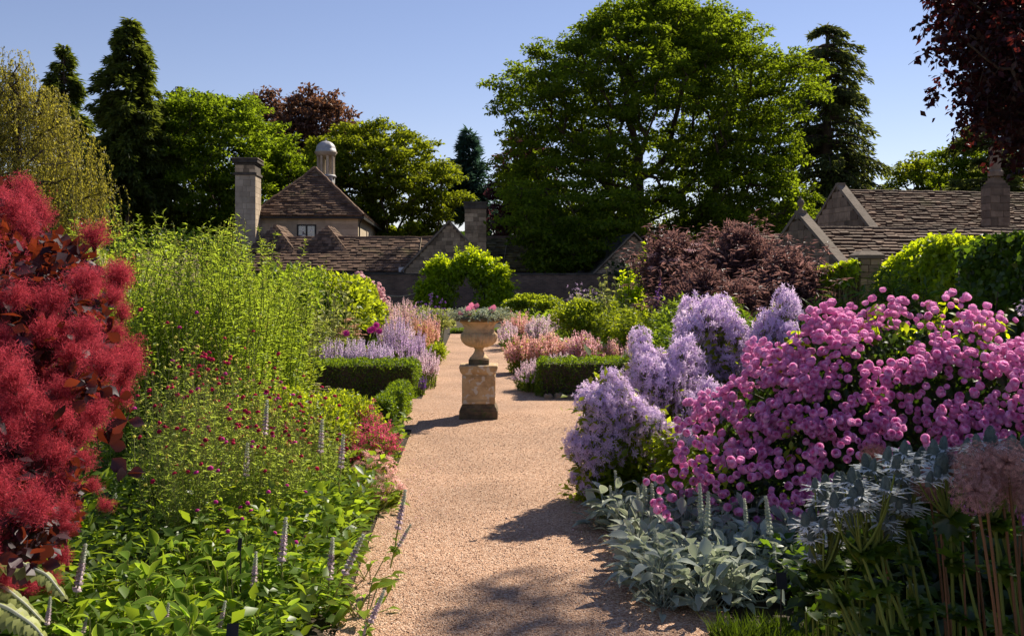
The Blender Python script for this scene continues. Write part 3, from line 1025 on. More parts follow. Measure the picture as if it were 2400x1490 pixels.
mb.build('pier_cap', M['coping'], c, smooth=False)
# ------------------------------------------------------------------ trees
def envelope(rows, d):
    r = np.array(rows, float)
    z = EYE + (HY - r[:, 0]) / F * d
    o = np.argsort(z)
    return z[o], ((r[:, 1] - CX) / F * d)[o], ((r[:, 2] - CX) / F * d)[o]


def clump_points(env, d, n, depth, mind, front=0.0, core=.35):
    z, xl, xr = env
    out = np.zeros((0, 3))
    K = n * 40
    zz = U(z[0], z[-1], K)
    a, b = np.interp(zz, z, xl), np.interp(zz, z, xr)
    xx = a + (b - a) * U(0, 1, K)
    hw = (b - a) / 2
    rx = (xx - (a + b) / 2) / np.maximum(hw, .01)
    ry = U(-1, 1, K)
    rho = np.sqrt(rx ** 2 + ry ** 2)
    top = (z[-1] - zz) / (z[-1] - z[0])
    ok = (rho < 1) & ((rho > core) | (top < .2) | (U(0, 1, K) < .25))
    pts = np.stack([xx, d + ry * np.maximum(hw, .5) * depth, zz], -1)[ok]
    keep = [pts[0]]
    for p in pts[1:]:
        if len(keep) >= n:
            break
        if np.min(np.sum((np.array(keep) - p) ** 2, 1)) > mind ** 2:
            keep.append(p)
    return np.array(keep)


def skeleton(base, trunk_pts, tips, alpha=.45):
    """branches from a trunk polyline out to every tip"""
    nodes = [np.asarray(p, float) for p in trunk_pts]
    par = [-1] + list(range(len(nodes) - 1))
    plen = [0.0] + [0] * (len(nodes) - 1)
    for i in range(1, len(nodes)):
        plen[i] = plen[i - 1] + np.linalg.norm(nodes[i] - nodes[i - 1])
    cen = np.mean(nodes[-2:], 0)
    order = np.argsort(np.linalg.norm(tips - cen, axis=1))
    segs = []
    for q in order:
        tp = tips[q]
        NA = np.array(nodes)
        dv = tp - NA
        ds = np.linalg.norm(dv, axis=1)
        cost = ds + alpha * np.array(plen) + np.maximum(0, -dv[:, 2]) * .6
        cost[:max(1, len(trunk_pts) // 3)] += 100
        b = int(np.argmin(cost))
        st = nodes[b]
        k = max(2, int(ds[b] / 1.2))
        mid = (st + tp) / 2 + A(0, 0, -.08 * ds[b]) + N(.06 * ds[b], 3)
        prev = b
        chain = [b]
        for i in range(1, k + 1):
            pnt = bez(st, mid, tp, np.array(i / k))
            nodes.append(pnt); par.append(prev); plen.append(plen[prev] + ds[b] / k)
            prev = len(nodes) - 1
            chain.append(prev)
        segs.append(chain)
    cnt = np.zeros(len(nodes))
    for c in segs:
        cnt[c[-1]] += 1
    for i in range(len(nodes) - 1, 0, -1):
        cnt[par[i]] += cnt[i]
    return np.array(nodes), segs, cnt, par


def branch_mesh(mb, nodes, segs, cnt, trunk_n, r1, pw=.48, flare=1.25):
    tot = cnt[0]
    rad = lambda i: r1 * np.maximum(cnt[i], .35) ** pw / tot ** pw
    tr = nodes[:trunk_n]
    rr = rad(np.arange(trunk_n)) * np.concatenate([[flare], np.ones(trunk_n - 1)])
    mb.tubes(tr[None], rr[None], 10)
    for c in segs:
        p = nodes[c]
        r = rad(np.array(c)).copy()
        r[0] = min(r[0], r[1] * 1.15)
        mb.tubes(p[None], r[None], 5)


def leaf_clumps(mb, T, tips, n_per, rad, flat, size, upb=.7, droop=.2, var=.35, surf=.38):
    n = int(n_per * len(tips))
    c = tips[rng.integers(0, len(tips), n)]
    dr = rdir(n)
    dr[:, 2] = np.where(dr[:, 2] < -.1, -dr[:, 2] * U(-.35, 1, n), dr[:, 2])
    r = U(0, 1, n) ** surf
    rr = rad * (1 + N(.12, n))
    pos = c + dr * (r * rr)[:, None] * A(1, 1, flat)
    nrm = norm(dr * A(.8, .8, .6) + UPV * upb + N(.45, n, 3))
    ax = norm(dr * A(1, 1, .2) + N(.7, n, 3) - UPV * droop)
    mb.inst(T, pos, frames(ax, nrm), size * U(1 - var, 1 + var, n))


def broad_tree(name, label, d, env, base_px, ncl, mind, n_leaf, crad, lsize, mat, depth=.85, trunk=None, r1=.45, flat=.6, core=.35,
               T=DIA, group=None, cat='tree', extra=None, sub=4, alpha=.45, up=.9, window=False):
    ev = envelope(env, d)
    tips = clump_points(ev, d, ncl, depth, mind, core=core)
    if window:                              # the side towards the garden is thin enough to show the limbs
        rx = (tips[:, 0] - XA(base_px, d)) / 10.8
        keep = ~((tips[:, 1] < d - 1.0) & (np.abs(rx + .12) < .42) & (tips[:, 2] > 3.5) & (tips[:, 2] < 13) & (U(0, 1, len(tips)) < .40))
        tips = tips[keep]
    if extra is not None:
        tips = np.concatenate([tips, extra])
    base = A(XA(base_px, d), d, 0)
    t = thing(name, label, cat, base, group)
    zt = trunk or (ev[0][0] + .35 * (ev[0][-1] - ev[0][0]))
    k = 7
    tr = np.stack([np.full(k, base[0]) + np.linspace(0, 1, k) * N(.3), np.full(k, d), np.linspace(0, zt, k)], -1)
    tr[1:, :2] += N(.08, k - 1, 2)
    nodes, segs, cnt, par = skeleton(base, tr, tips, alpha)
    mb = MB()
    branch_mesh(mb, nodes, segs, cnt, k, r1)
    mb.build('trunk', M['bark'], t)
    # sprays: several small leaf masses round every limb end
    sb = np.repeat(tips, sub, 0)
    off = rdir(len(sb)) * A(1, 1, flat)
    sb = sb + off * crad * U(.35, 1.0, len(sb))[:, None]
    mb = MB()
    leaf_clumps(mb, T, sb, n_leaf / len(sb), crad * .55, .6, lsize, up)
    mb.build('crown', M[mat], t)
    return t


GREAT = [(8, 1480, 1590), (30, 1420, 1660), (70, 1345, 1765), (110, 1300, 1785), (150, 1215, 1850), (200, 1160, 1935), (250, 1165, 1945),
         (300, 1180, 1890), (350, 1200, 1850), (400, 1170, 1880), (450, 1160, 1910), (500, 1175, 1905), (550, 1215, 1870), (585, 1250, 1560), (612, 1265, 1390)]
broad_tree('sycamore_tree', 'huge spreading sycamore with dark limbs rising behind the slate shed', 66, GREAT, 1497, 1000, .60, 195000, 1.22, .245, 'tree_leaf_deep',
           depth=.8, trunk=10, r1=.68, flat=.55, core=.35, sub=3, alpha=.3, window=True,
           extra=np.array([P(px, py, U(55.5, 57.5)) for px, py in zip(U(1235, 1410, 34), U(545, 622, 34))] + [P(px, py, U(55, 60)) for px, py in zip(U(1190, 1480, 40), U(440, 560, 40))]))
broad_tree('maple_tree', 'rounded bright green maple behind the tall ashlar chimney', 80,
           [(236, 440, 545), (255, 385, 600), (285, 320, 640), (320, 285, 670), (360, 265, 695), (410, 262, 705), (450, 250, 712), (500, 255, 690), (560, 250, 660), (610, 280, 640)],
           480, 460, .8, 86000, 1.25, .305, 'tree_leaf', r1=.5, core=.55)
broad_tree('lime_tree', 'light green lime tree right of the domed cupola', 86,
           [(300, 835, 960), (325, 760, 985), (355, 715, 1015), (395, 700, 1055), (430, 715, 1075), (470, 730, 1085), (520, 745, 1050), (575, 760, 1010), (620, 790, 1000)],
           890, 280, 1.0, 64000, 1.15, .305, 'tree_leaf_lime', r1=.55, core=.5)
broad_tree('copper_beech_tree', 'coppery brown beech crown between the maple and the cupola', 104,
           [(230, 690, 775), (255, 662, 812), (300, 650, 826), (350, 660, 815), (420, 680, 780), (480, 700, 750)], 735, 120, 1.2, 16000, 1.5, .42, 'copper_leaf', r1=.6, core=.5)
broad_tree('copper_beech_tree', 'smaller coppery beech crown just above the maple', 108,
           [(226, 600, 640), (255, 585, 665), (300, 585, 680), (360, 600, 690), (440, 620, 680)], 635, 60, 1.1, 8000, 1.4, .42, 'copper_leaf', r1=.5, core=.4)
broad_tree('plum_tree', 'dark purple leaved tree peeping out left of the huge sycamore', 76,
           [(325, 1225, 1260), (360, 1190, 1280), (420, 1160, 1290), (480, 1155, 1290), (540, 1160, 1280)], 1225, 60, .9, 14000, 1.1, .3, 'purple_tree', r1=.35)
broad_tree('ash_tree', 'small feathery green tree above the upper cottage roof', 86,
           [(366, 2125, 2165), (400, 2105, 2210), (430, 2085, 2250), (460, 2070, 2280), (520, 2080, 2280)], 2170, 60, 1.0, 11000, 1.15, .33, 'tree_leaf_lime', r1=.35, core=.3)
broad_tree('ash_tree', 'taller dark green tree behind the cottage chimney', 80,
           [(322, 2225, 2300), (350, 2205, 2335), (400, 2200, 2380), (460, 2200, 2400), (540, 2200, 2400)], 2280, 90, 1.0, 16000, 1.1, .33, 'tree_leaf_deep', r1=.4, core=.3)


def conifer(name, label, d, px, top, base_py, half, n, mat, card=(.55, .16), droop=.25, sparse=0.0, tiers=26, prof=None, r1=.4, group=None, up=.1, lean=0.0, vis=None):
    """trunk, whorls of boughs and hanging sprays"""
    x = XA(px, d)
    zt = ZA(top, d)
    zb = ZA(base_py, d)
    t = thing(name, label, 'tree', (x, d, 0), group)
    zz = np.linspace(zb, zt, tiers * 3)
    prof = prof or [(0, 1), (.3, .9), (.6, .6), (.85, .25), (1, .04)]
    mb = MB()
    k = 9
    q = np.linspace(0, 1, k)
    mb.tubes(np.stack([x + lean * q, np.full(k, d), q * zt], -1)[None], r1 * (1 - .93 * q)[None], 8)
    B = []
    hw = half * d / F
    for i in range(tiers * 7):
        h = U(0, 1) ** 1.08
        z = zb + (zt - zb) * h
        Lb = hw * float(interp(h, prof)) * U(.55, 1.12)
        if U(0, 1) < sparse:
            continue
        a = U(0, 2 * np.pi)
        o = A(x + lean * z / zt, d, z)
        dv = A(math.cos(a), math.sin(a), 0)
        B.append((o, o + dv * Lb * .55 + UPV * (.10 * Lb), o + dv * Lb + UPV * (-droop * Lb + up * Lb)))
    B = np.array(B)
    cv = curves(B[:, 0], B[:, 1], B[:, 2], 5)
    mb.tubes(cv, np.linspace(.07, .012, 5)[None] * r1 / .4, 4)
    mb.build('trunk', M['bark'], t)
    ln = np.linalg.norm(B[:, 2] - B[:, 0], axis=1) + .15
    ib = rng.choice(len(B), n, p=ln / ln.sum())
    s = U(.12, 1.04, n) ** .8
    p = bez(B[ib, 0], B[ib, 1], B[ib, 2], s)
    bd = norm(B[ib, 2] - B[ib, 0])
    side = np.cross(bd, UPV)
    w = (.30 * ln[ib] * (1.15 - s))[:, None]
    lat = U(-1, 1, n)[:, None]
    p = p + side * lat * w * .8 - UPV * (U(0, 1, n)[:, None] ** 2) * .28 * np.minimum(ln[ib], 3)[:, None] * .6 + N(.05, n, 3)
    ax = norm(bd * .8 + side * lat * .9 - UPV * U(-.2, .8, n)[:, None] + N(.25, n, 3))
    fo = MB()
    T = Tm([(0, 0, 0), (-.5, .45, .05), (.5, .45, .05), (0, 1, -.1)], [[0, 3, 1], [0, 2, 3]])
    sc = card[0] * U(.6, 1.25, n)
    fo.inst(T, p, frames(ax, norm(UPV + N(.5, n, 3))), np.stack([sc * card[1] / card[0], sc, sc], -1))
    fo.build('crown', M[mat], t)
    return t


conifer('fir_tree', 'tallest dark fir with feathery outline at the far left', 74, 303, 45, 480, 118, 42000, 'conifer_needles', (.62, .16), .28, tiers=46,
        prof=[(0, 1), (.25, .88), (.5, .72), (.7, .58), (.85, .36), (.95, .2), (1, .07)])
conifer('fir_tree', 'slender dark fir behind the weeping birch', 80, 150, 108, 500, 95, 24000, 'conifer_needles', (.6, .16), .25, tiers=34,
        prof=[(0, 1), (.4, .75), (.7, .5), (.9, .25), (1, .05)])
conifer('fir_tree', 'small dark fir tip standing above the maple', 100, 412, 203, 400, 44, 3500, 'conifer_needles', (.8, .25), .45, tiers=14)
conifer('fir_tree', 'second smaller fir tip beside the one above the maple', 102, 432, 212, 400, 36, 2500, 'conifer_needles', (.8, .25), .45, tiers=12)
conifer('larch_tree', 'slim blue green larch alone against the sky', 92, 1099, 305, 520, 56, 9000, 'blue_needles', (.8, .16), -.10, sparse=.1, tiers=26, r1=.28, up=.3,
        prof=[(0, 1), (.3, .85), (.6, .6), (.85, .28), (1, .03)])
conifer('redwood_tree', 'towering dark redwood right of the sycamore with ragged open boughs', 76, 1938, 62, 560, 150, 27000, 'redwood_needles', (.46, .17), .42, sparse=.05, tiers=30, r1=.85, up=.2,
        prof=[(0, .95), (.2, .95), (.4, .95), (.55, .75), (.7, .66), (.85, .58), (.95, .5), (1, .12)])
conifer('fir_tree', 'fir top just showing over the sycamore crown', 95, 1600, -30, 240, 90, 4000, 'conifer_needles', (.8, .26), .2, tiers=18)
conifer('pine_tree', 'open dark pine behind the hanging copper beech', 62, 2330, 100, 560, 110, 12000, 'redwood_needles', (.42, .18), .1, sparse=.3, tiers=18, r1=.4,
        prof=[(0, .7), (.3, .9), (.6, .9), (.85, .6), (1, .2)])


# weeping birch
def birch():
    d = 46
    env = envelope([(142, -30, 50), (180, -60, 105), (230, -90, 150), (300, -110, 190), (340, -120, 225), (420, -120, 245), (500, -110, 240), (560, -90, 200)], d)
    t = thing('birch_tree', 'weeping birch with hanging olive green streamers at the left edge', 'tree', (XA(40, d), d, 0))
    tips = clump_points(env, d, 210, .75, .45, core=.3)
    tr = np.stack([np.full(7, XA(40, d)), np.full(7, d), np.linspace(0, env[0][-1] - 1.0, 7)], -1)
    nodes, segs, cnt, par = skeleton(None, tr, tips, .3)
    mb = MB(); branch_mesh(mb, nodes, segs, cnt, 7, .3); mb.build('trunk', M['bark'], t)
    n = 1900
    st = tips[rng.integers(0, len(tips), n)] + N(.35, n, 3)
    ln = U(.8, 2.6, n)
    dr = rdir(n) * A(1, 1, 0)
    en = st + dr * .28 - UPV * ln[:, None]
    ct = st + dr * .45 + UPV * .12
    mb = MB(); mb.tubes(curves(st, ct, en, 5), .006, 3); mb.build('twigs', M['bark'], t, kind='stuff')
    m = 62000
    ib = rng.integers(0, n, m)
    s = U(.05, 1, m)
    p = bez(st[ib], ct[ib], en[ib], s) + N(.035, m, 3)
    mb = MB()
    ax = norm(-UPV + N(.55, m, 3))
    sz = U(.07, .125, m)
    mb.inst(DIA, p, frames(ax, rdir(m)), np.stack([sz * .9, sz * 1.25, sz], -1))
    mb.build('crown', M['birch_leaf'], t)


birch()

# near copper beech hanging in from the right, throwing its shade on the right-hand border
def near_beech():
    d = 14.5
    t = thing('copper_beech_tree', 'near copper beech with hanging dark purple branches at the right edge', 'tree', (12.5, 13.5, 0))
    pts = []
    c0 = A(10.0, 11.6, 7.2)
    for _ in range(9000):
        q = rdir(1)[0] * U(.25, 1) ** .4
        p = c0 + q * A(5.0, 4.6, 5.0)
        if p[2] < 3.0 or p[1] < 7.2 or p[0] < 5.5 + .35 * max(0, p[2] - 5.5) or (p[2] > 6.0 and p[1] > 12.0 - .3 * (p[2] - 6.0)):  # upper crown cut back to keep its shade off the roses
            continue
        sx, sy = p[0] - .75 * (p[2] - 1.3), p[1] - .93 * (p[2] - 1.3)
        if .6 < sx < 5.2 and 4.7 < sy < 9.2 and U(0, 1) < .96:      # crown opened here to let sun onto the roses
            continue
        px, py = CX + p[0] / p[1] * F, HY - (p[2] - EYE) / p[1] * F
        lim = interp(py, [(-2000, 2240), (-200, 2180), (0, 2175), (30, 2215), (150, 2225), (200, 2250), (250, 2285), (300, 2330), (360, 2350), (600, 2375)])
        if px < lim + U(0, 30):
            continue
        pts.append(p)
        if len(pts) >= 680:
            break
    for _ in range(4000):                     # the lowest boughs hang into view
        px, py, dd = U(2190, 2460), U(-80, 275), U(12.2, 15.5)
        if px > interp(py, [(-80, 2225), (0, 2225), (30, 2255), (150, 2262), (200, 2290), (260, 2310), (300, 2360)]):
            pts.append(P(px, py, dd))
        if len(pts) >= 800:
            break
    for _ in range(34):                      # unseen boughs added to shade the corner by the path
        z = U(7.4, 10.4)
        pts.append(A(U(1.35, 2.8) + .75 * (z - 1), U(2.0, 4.4) + .93 * (z - 1), z))
    for _ in range(6):  # high tips added for a patch of shade on the near path
        z = U(8.4, 9.2)
        pts.append(A(U(-.25, .35) + .75 * z, U(4.3, 5.1) + .93 * z, z))
    tips = np.array(pts)
    tr = np.stack([np.full(7, 12.5), np.full(7, 13.5), np.linspace(0, 8.5, 7)], -1)
    nodes, segs, cnt, par = skeleton(None, tr, tips, .35)
    mb = MB(); branch_mesh(mb, nodes, segs, cnt, 7, .42, .5); mb.build('trunk', M['bark'], t)
    n = 3600
    st = tips[rng.integers(0, len(tips), n)] + N(.22, n, 3)
    dr = norm(rdir(n) * A(1, 1, .1))
    en = st + dr * U(.2, .5, n)[:, None] - UPV * U(.1, .55, n)[:, None]
    ct = st + dr * .25 + UPV * .05
    mb = MB(); mb.tubes(curves(st, ct, en, 4), .004, 3); mb.build('twigs', M['bark'], t, kind='stuff')
    m = 92000
    ib = rng.integers(0, n, m)
    p = bez(st[ib], ct[ib], en[ib], U(.0, 1.05, m)) + N(.045, m, 3)
    sz = U(.07, .13, m)
    mb = MB()
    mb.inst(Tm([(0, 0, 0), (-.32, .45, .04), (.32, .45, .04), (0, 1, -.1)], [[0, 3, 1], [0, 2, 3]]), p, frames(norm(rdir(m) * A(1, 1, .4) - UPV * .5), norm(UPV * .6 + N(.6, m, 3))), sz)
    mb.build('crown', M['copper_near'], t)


near_beech()

# far dark wood that closes the gaps between the trunks
mb = MB()
n = 18000
px = U(-900, 3400, n)
d = U(112, 128, n)
py = 655 - 140 * U(0, 1, n) ** .7 * (1 + .25 * np.sin(px / 90.) + .15 * np.sin(px / 37.))
pos = np.stack([(px - CX) / F * d, d, EYE + (HY - py) / F * d], -1)
mb.inst(DIA, pos, frames(rdir(n), norm(UPV * .6 + rdir(n))), U(.9, 1.8, n))
tag(mb.build('woodland', M['dark_leaf'], kind='stuff'), 'dark distant wood filling the gaps behind the houses', 'wood')


# shrubs behind the houses
def shrub(name, label, cat, c, r, n, size, mat, T=DIA, up=.5, surf=.35, group=None, core='dark_leaf', lump=26, lr=.38, stem='dark_stem', upper=True):
    """rounded shrub: stems from one base and a lumpy shell of leaves"""
    c, r = np.asarray(c, float), np.asarray(r, float)
    t = thing(name, label, cat, (c[0], c[1], 0), group)
    q = rdir(lump)
    q[:, 2] = np.abs(q[:, 2]) if upper else q[:, 2]
    lc = c + q * r * U(.5, .8, lump)[:, None]
    mb = MB()
    st = np.repeat(A(c[0], c[1], 0)[None], lump, 0) + N(.06, lump, 3) * A(1, 1, 0)
    mb.tubes(curves(st, (st + lc) / 2 + UPV * .1 * r[2], lc, 4), np.linspace(.03, .008, 4)[None] * max(.3, r[2]), 4)
    mb.build('stems', M[stem], t)
    ii = rng.integers(0, lump, n)
    dr = rdir(n)
    if upper:
        dr[:, 2] = np.where(dr[:, 2] < -.3, -dr[:, 2], dr[:, 2])
    pos = lc[ii] + dr * r * lr * (U(0, 1, n) ** surf)[:, None]
    pos[:, 2] = np.maximum(pos[:, 2], .03)
    nr = norm(dr * .7 + UPV * up + N(.4, n, 3))
    mb = MB()
    mb.inst(T, pos, frames(norm(dr + N(.6, n, 3)), nr), size * U(.65, 1.3, n))
    mb.build('foliage', M[mat], t)
    return t


for i, (px, d, w, h, m, lab) in enumerate((
        (1010, 66, 2.4, 4.0, 'mid_leaf', 'light shrub between the stone gable and the lime tree'),
        (1180, 70, 2.2, 4.3, 'deep_leaf', 'dark shrub right of the stone gable chimney'),
        (430, 58, 4.5, 4.6, 'dark_leaf', 'dark evergreen shrubs below the maple'),
        (290, 56, 3.5, 4.0, 'dark_leaf', 'dark evergreen shrub below the tallest fir'),
        (60, 40, 4.0, 2.9, 'deep_leaf', 'shrub below the weeping birch'),
        (190, 30, 2.2, 2.6, 'lime_leaf', 'yellow green shrub above the smoke bush'),
        (1640, 50, 4.5, 3.6, 'dark_leaf', 'dark shrub under the sycamore behind the purple elder'),
        (1790, 46, 3.5, 3.4, 'copper_leaf', 'reddish shrub left of the finial gable'),
        (2180, 60, 9.0, 4.5, 'dark_leaf', 'dark shrubs behind the upper cottage'))):
    shrub('shrub', lab, 'shrub', (XA(px, d), d, h * .35), (w, w * .6, h * .62), 7000, .22, m)
# ------------------------------------------------------------------ urn on its pedestal
def build_urn():
    d = 12.25
    s = 12.0 / F
    x = XA(1122, d - .1)
    z = lambda py: (985 - py) * s * 1.005 + .012
    t = thing('pedestal', 'weathered sandstone pedestal with lichen spots standing on the gravel', 'pedestal', (x, d, 0))
    def sq(mb, prof):
        pr = np.array(prof)
        V = np.array([[(sx * w, sy * w, zz) for sx, sy in ((-1, -1), (1, -1), (1, 1), (-1, 1))] for w, zz in pr]).reshape(-1, 3) + A(x, d, 0)
        fs = [[i * 4 + j, i * 4 + (j + 1) % 4, i * 4 + 4 + (j + 1) % 4, i * 4 + 4 + j] for i in range(len(pr) - 1) for j in range(4)]
        fs += [[3, 2, 1, 0], [len(pr) * 4 - 4 + j for j in range(4)]]
        mb.add(V, [(np.array(fs), 0)])
    mb = MB(); sq(mb, [(.232, 0), (.232, z(966)), (.226, z(965))]); mb.build('plinth', M['sandstone_dark'], t, smooth=False)
    mb = MB(); sq(mb, [(.222, z(964.8)), (.218, z(960)), (.200, z(955)), (.196, z(951)), (.192, z(950))]); mb.build('base_moulding', M['sandstone_dark'], t, smooth=False)
    mb = MB()
    sq(mb, [(.190, z(950)), (.190, z(883))])
    # raised frame round a sunk panel on each face
    for k in range(4):
        a = k * math.pi / 2
        Rk = np.array([[math.cos(a), -math.sin(a), 0], [math.sin(a), math.cos(a), 0], [0, 0, 1]])
        z0, z1 = z(949), z(884)
        for lo, hi in (((-.189, -.200, z0), (-.15, -.1905, z1)), ((.15, -.200, z0), (.189, -.1905, z1)), ((-.1495, -.200, z1 - .035), (.1495, -.1905, z1)), ((-.1495, -.200, z0), (.1495, -.1905, z0 + .035))):
            mb.box(lo, hi, R=Rk, o=A(x, d, 0))
    mb.build('shaft', M['sandstone'], t, smooth=False)
    mb = MB(); sq(mb, [(.198, z(883)), (.200, z(880)), (.216, z(876)), (.224, z(872)), (.228, z(868)), (.232, z(867)), (.232, z(861)), (.226, z(860))])
    mb.build('cap', M['sandstone'], t, smooth=False)
    t = thing('urn', 'fluted sandstone garden urn on the pedestal in the middle of the path', 'urn', (x, d, z(860)))
    w = 24 * s
    mb = MB(); mb.box((-w, -w, z(859.8)), (w, w, z(848)), o=A(x, d, 0)); mb.build('foot', M['sandstone_dark'], t, smooth=False)
    c = (x, d, 0)
    MB().lathe([(0, z(848)), (.115, z(848)), (.118, z(845)), (.104, z(842)), (.085, z(838)), (.063, z(832)), (.052, z(826)), (.058, z(822)), (.066, z(820)), (.05, z(818.5))], c, 32).build('stem', M['urn_stone'], t)
    bp = [(.05, z(820)), (.11, z(819)), (.165, z(814)), (.205, z(806)), (.222, z(797)), (.220, z(790)), (.206, z(785)), (.19, z(783))]
    MB().lathe(bp, c, 192, lobes=lambda i, an: (.062 * np.abs(np.sin(an * 16)) ** .8 - .03) * min(1, i / 2., (7 - i) / 1.5)).build('bowl', M['urn_stone'], t)
    MB().lathe([(.19, z(783.5)), (.197, z(781)), (.188, z(779)), (.184, z(775)), (.192, z(769)), (.212, z(763)), (.245, z(759)), (.262, z(757.5))], c, 48).build('neck', M['urn_stone'], t)
    MB().lathe([(.255, z(758)), (.285, z(756.5)), (.302, z(753)), (.302, z(750)), (.285, z(748)), (.26, z(748)), (.25, z(751)), (0, z(751))], c, 120,
               lobes=lambda i, an: .03 * np.cos(an * 20) * (i in (1, 2))).build('rim', M['sandstone_dark'], t)
    # planting in the urn
    zt = z(750)
    t = thing('helichrysum_plant', 'silver trailing foliage plant spilling over the urn rim', 'plant', (x, d, zt))
    n = 190
    a = U(0, 2 * np.pi, n)
    r = U(.05, .24, n)
    st = np.stack([x + r * np.cos(a), d + r * np.sin(a), np.full(n, zt)], -1)
    ol = U(.05, .27, n)
    ln = np.where(U(0, 1, n) < .15, 1.5, 1)
    en = st + np.stack([np.cos(a) * ol * ln, np.sin(a) * ol * ln, U(-.03, .11, n)], -1)
    ct = (st + en) / 2 + UPV * U(.03, .10, n)[:, None]
    mb = MB(); mb.tubes(curves(st, ct, en, 5), .003, 3); mb.build('stems', M['pale_stem'], t)
    m = 5200
    ib = rng.integers(0, n, m); q = U(0, 1, m)
    p = bez(st[ib], ct[ib], en[ib], q) + N(.008, m, 3)
    mb = MB(); mb.inst(LEAF4, p, frames(norm(en[ib] - st[ib] + N(.16, m, 3)), norm(UPV + N(.5, m, 3))), U(.018, .036, m)); mb.build('foliage', M['silver_leaf'], t)
    t = thing('petunia_plant', 'pink petunia plant flowering in the urn', 'plant', (x, d, zt))
    mb = MB()
    m = 700
    p = A(x, d, zt) + rdir(m) * A(.2, .2, .10) * U(.2, 1, m)[:, None]; p[:, 2] = np.maximum(p[:, 2], zt)
    mb.inst(LEAF4, p, frames(rdir(m), UPV + N(.5, m, 3)), U(.03, .05, m)); mb.build('foliage', M['mid_leaf'], t)
    mb = MB(); mb.add(star_t(5, .62, .35, .85).V, star_t(5, .62, .35, .85)); fm = mb.mesh('petunia_flower', M['petunia'])
    for px, py in ((1092, 735), (1105, 721), (1117, 723), (1099, 728), (1150, 731), (1158, 726), (1080, 740), (1126, 746), (1100, 739), (1156, 735), (1108, 733)):
        q = A(XA(px, d - .12), d - .12 + rng.uniform(-.1, .1), zt + (752 - py) * s)
        nr = norm(A(rng.uniform(-.5, .5), -1, rng.uniform(.0, .8)))
        part('flower', fm, t, q, np.stack(list(frames(norm(np.cross(nr, A(.3, .2, 1)))[None], nr[None])[0].T), -1), .037)


build_urn()


# ------------------------------------------------------------------ clipped box hedges
def hedge(name, label, x0, x1, y0, y1, h, n, rot=0.0, o=(0, 0, 0), rnd=.12, group='clipped box hedges round the urn'):
    o = np.asarray(o, float)
    c, s_ = math.cos(rot), math.sin(rot)
    Rm = np.array([[c, -s_, 0], [s_, c, 0], [0, 0, 1]])
    t = thing(name, label, 'hedge', o + Rm @ A((x0 + x1) / 2, (y0 + y1) / 2, 0), group)
    mb = MB(); mb.box((x0 + .05, y0 + .05, .0), (x1 - .05, y1 - .05, h - .05), R=Rm, o=o); mb.build('stems', M['bark'], t, smooth=False)
    W, D = x1 - x0, y1 - y0
    ar = np.array([W * D, W * h, W * h, D * h, D * h])
    f = rng.choice(5, n, p=ar / ar.sum())
    a, b = U(0, 1, n), U(0, 1, n)
    p = np.zeros((n, 3)); nr = np.zeros((n, 3))
    for k in range(5):
        m = f == k
        if k == 0: p[m] = np.stack([a[m] * W, b[m] * D, np.full(m.sum(), h)], -1); nr[m] = (0, 0, 1)
        if k == 1: p[m] = np.stack([a[m] * W, 0 * a[m], b[m] * h], -1); nr[m] = (0, -1, 0)
        if k == 2: p[m] = np.stack([a[m] * W, 0 * a[m] + D, b[m] * h], -1); nr[m] = (0, 1, 0)
        if k == 3: p[m] = np.stack([0 * a[m], a[m] * D, b[m] * h], -1); nr[m] = (-1, 0, 0)
        if k == 4: p[m] = np.stack([0 * a[m] + W, a[m] * D, b[m] * h], -1); nr[m] = (1, 0, 0)
    # rounded shoulders and a slightly wavering clip
    cc = np.stack([np.clip(p[:, 0], rnd, W - rnd), np.clip(p[:, 1], rnd, D - rnd), np.minimum(p[:, 2], h - rnd)], -1)
    dv = p - cc
    L_ = np.linalg.norm(dv, axis=1, keepdims=True)
    p = np.where(L_ > rnd, cc + dv / np.maximum(L_, 1e-6) * rnd, p)
    nr = np.where(L_ > 1e-4, norm(dv), nr)
    wav = .018 * np.sin(p[:, 0] * 7 + 1.3) * np.sin(p[:, 1] * 5) + .014 * np.sin(p[:, 0] * 17 + p[:, 2] * 13)
    p = p + nr * (wav + U(-.06, .014, n))[:, None]
    p[:, 2] = np.maximum(p[:, 2], .01)
    p = (p + A(x0, y0, 0)) @ Rm.T + o
    nr = nr @ Rm.T
    mb = MB()
    mb.inst(DIA, p, frames(norm(nr * .6 + rdir(n)), norm(nr + N(.6, n, 3))), U(.024, .040, n))
    mb.build('foliage', M['box_leaf'], t)


hedge('box_hedge', 'clipped box hedge left of the urn with lilac spikes behind it', XA(700, 14.2), XA(974, 14.2), 14.15, 15.0, .515, 15000)
hedge('box_hedge', 'clipped box hedge right of the urn edged with stones', XA(1262, 14.3), XA(1480, 14.3) + .8, 14.3, 15.1, .53, 15000)
hedge('box_hedge', 'box hedge end beside the crimson flowers left of the path', XA(868, 10.9), XA(923, 10.9), 10.8, 12.9, .40, 11000)
hedge('box_hedge', 'low dark box hedge closing the far end of the path', -1.9, .1, 31.0, 31.6, .16, 6000)
t = thing('stone_edging', 'row of rough edging stones along the foot of the right hedge', 'edging', (XA(1330, 14.15), 14.15, 0))
MB().add(dome_t(4, 9, .8, .25, 5).V, [(f, 0) for f, _ in dome_t(4, 9, .8, .25, 5).F]).mesh('edging_stone', M['rubble_stone'])
for k in range(13):
    part('stone', bpy.data.meshes['edging_stone'], t, (XA(1285, 14.15) + k * .155, 14.14 + rng.uniform(-.02, .02), 0), frames(np.array([[U(-.3, .3), 1, 0]]), UPV)[0], (.075, .07, rng.uniform(.08, .11)))


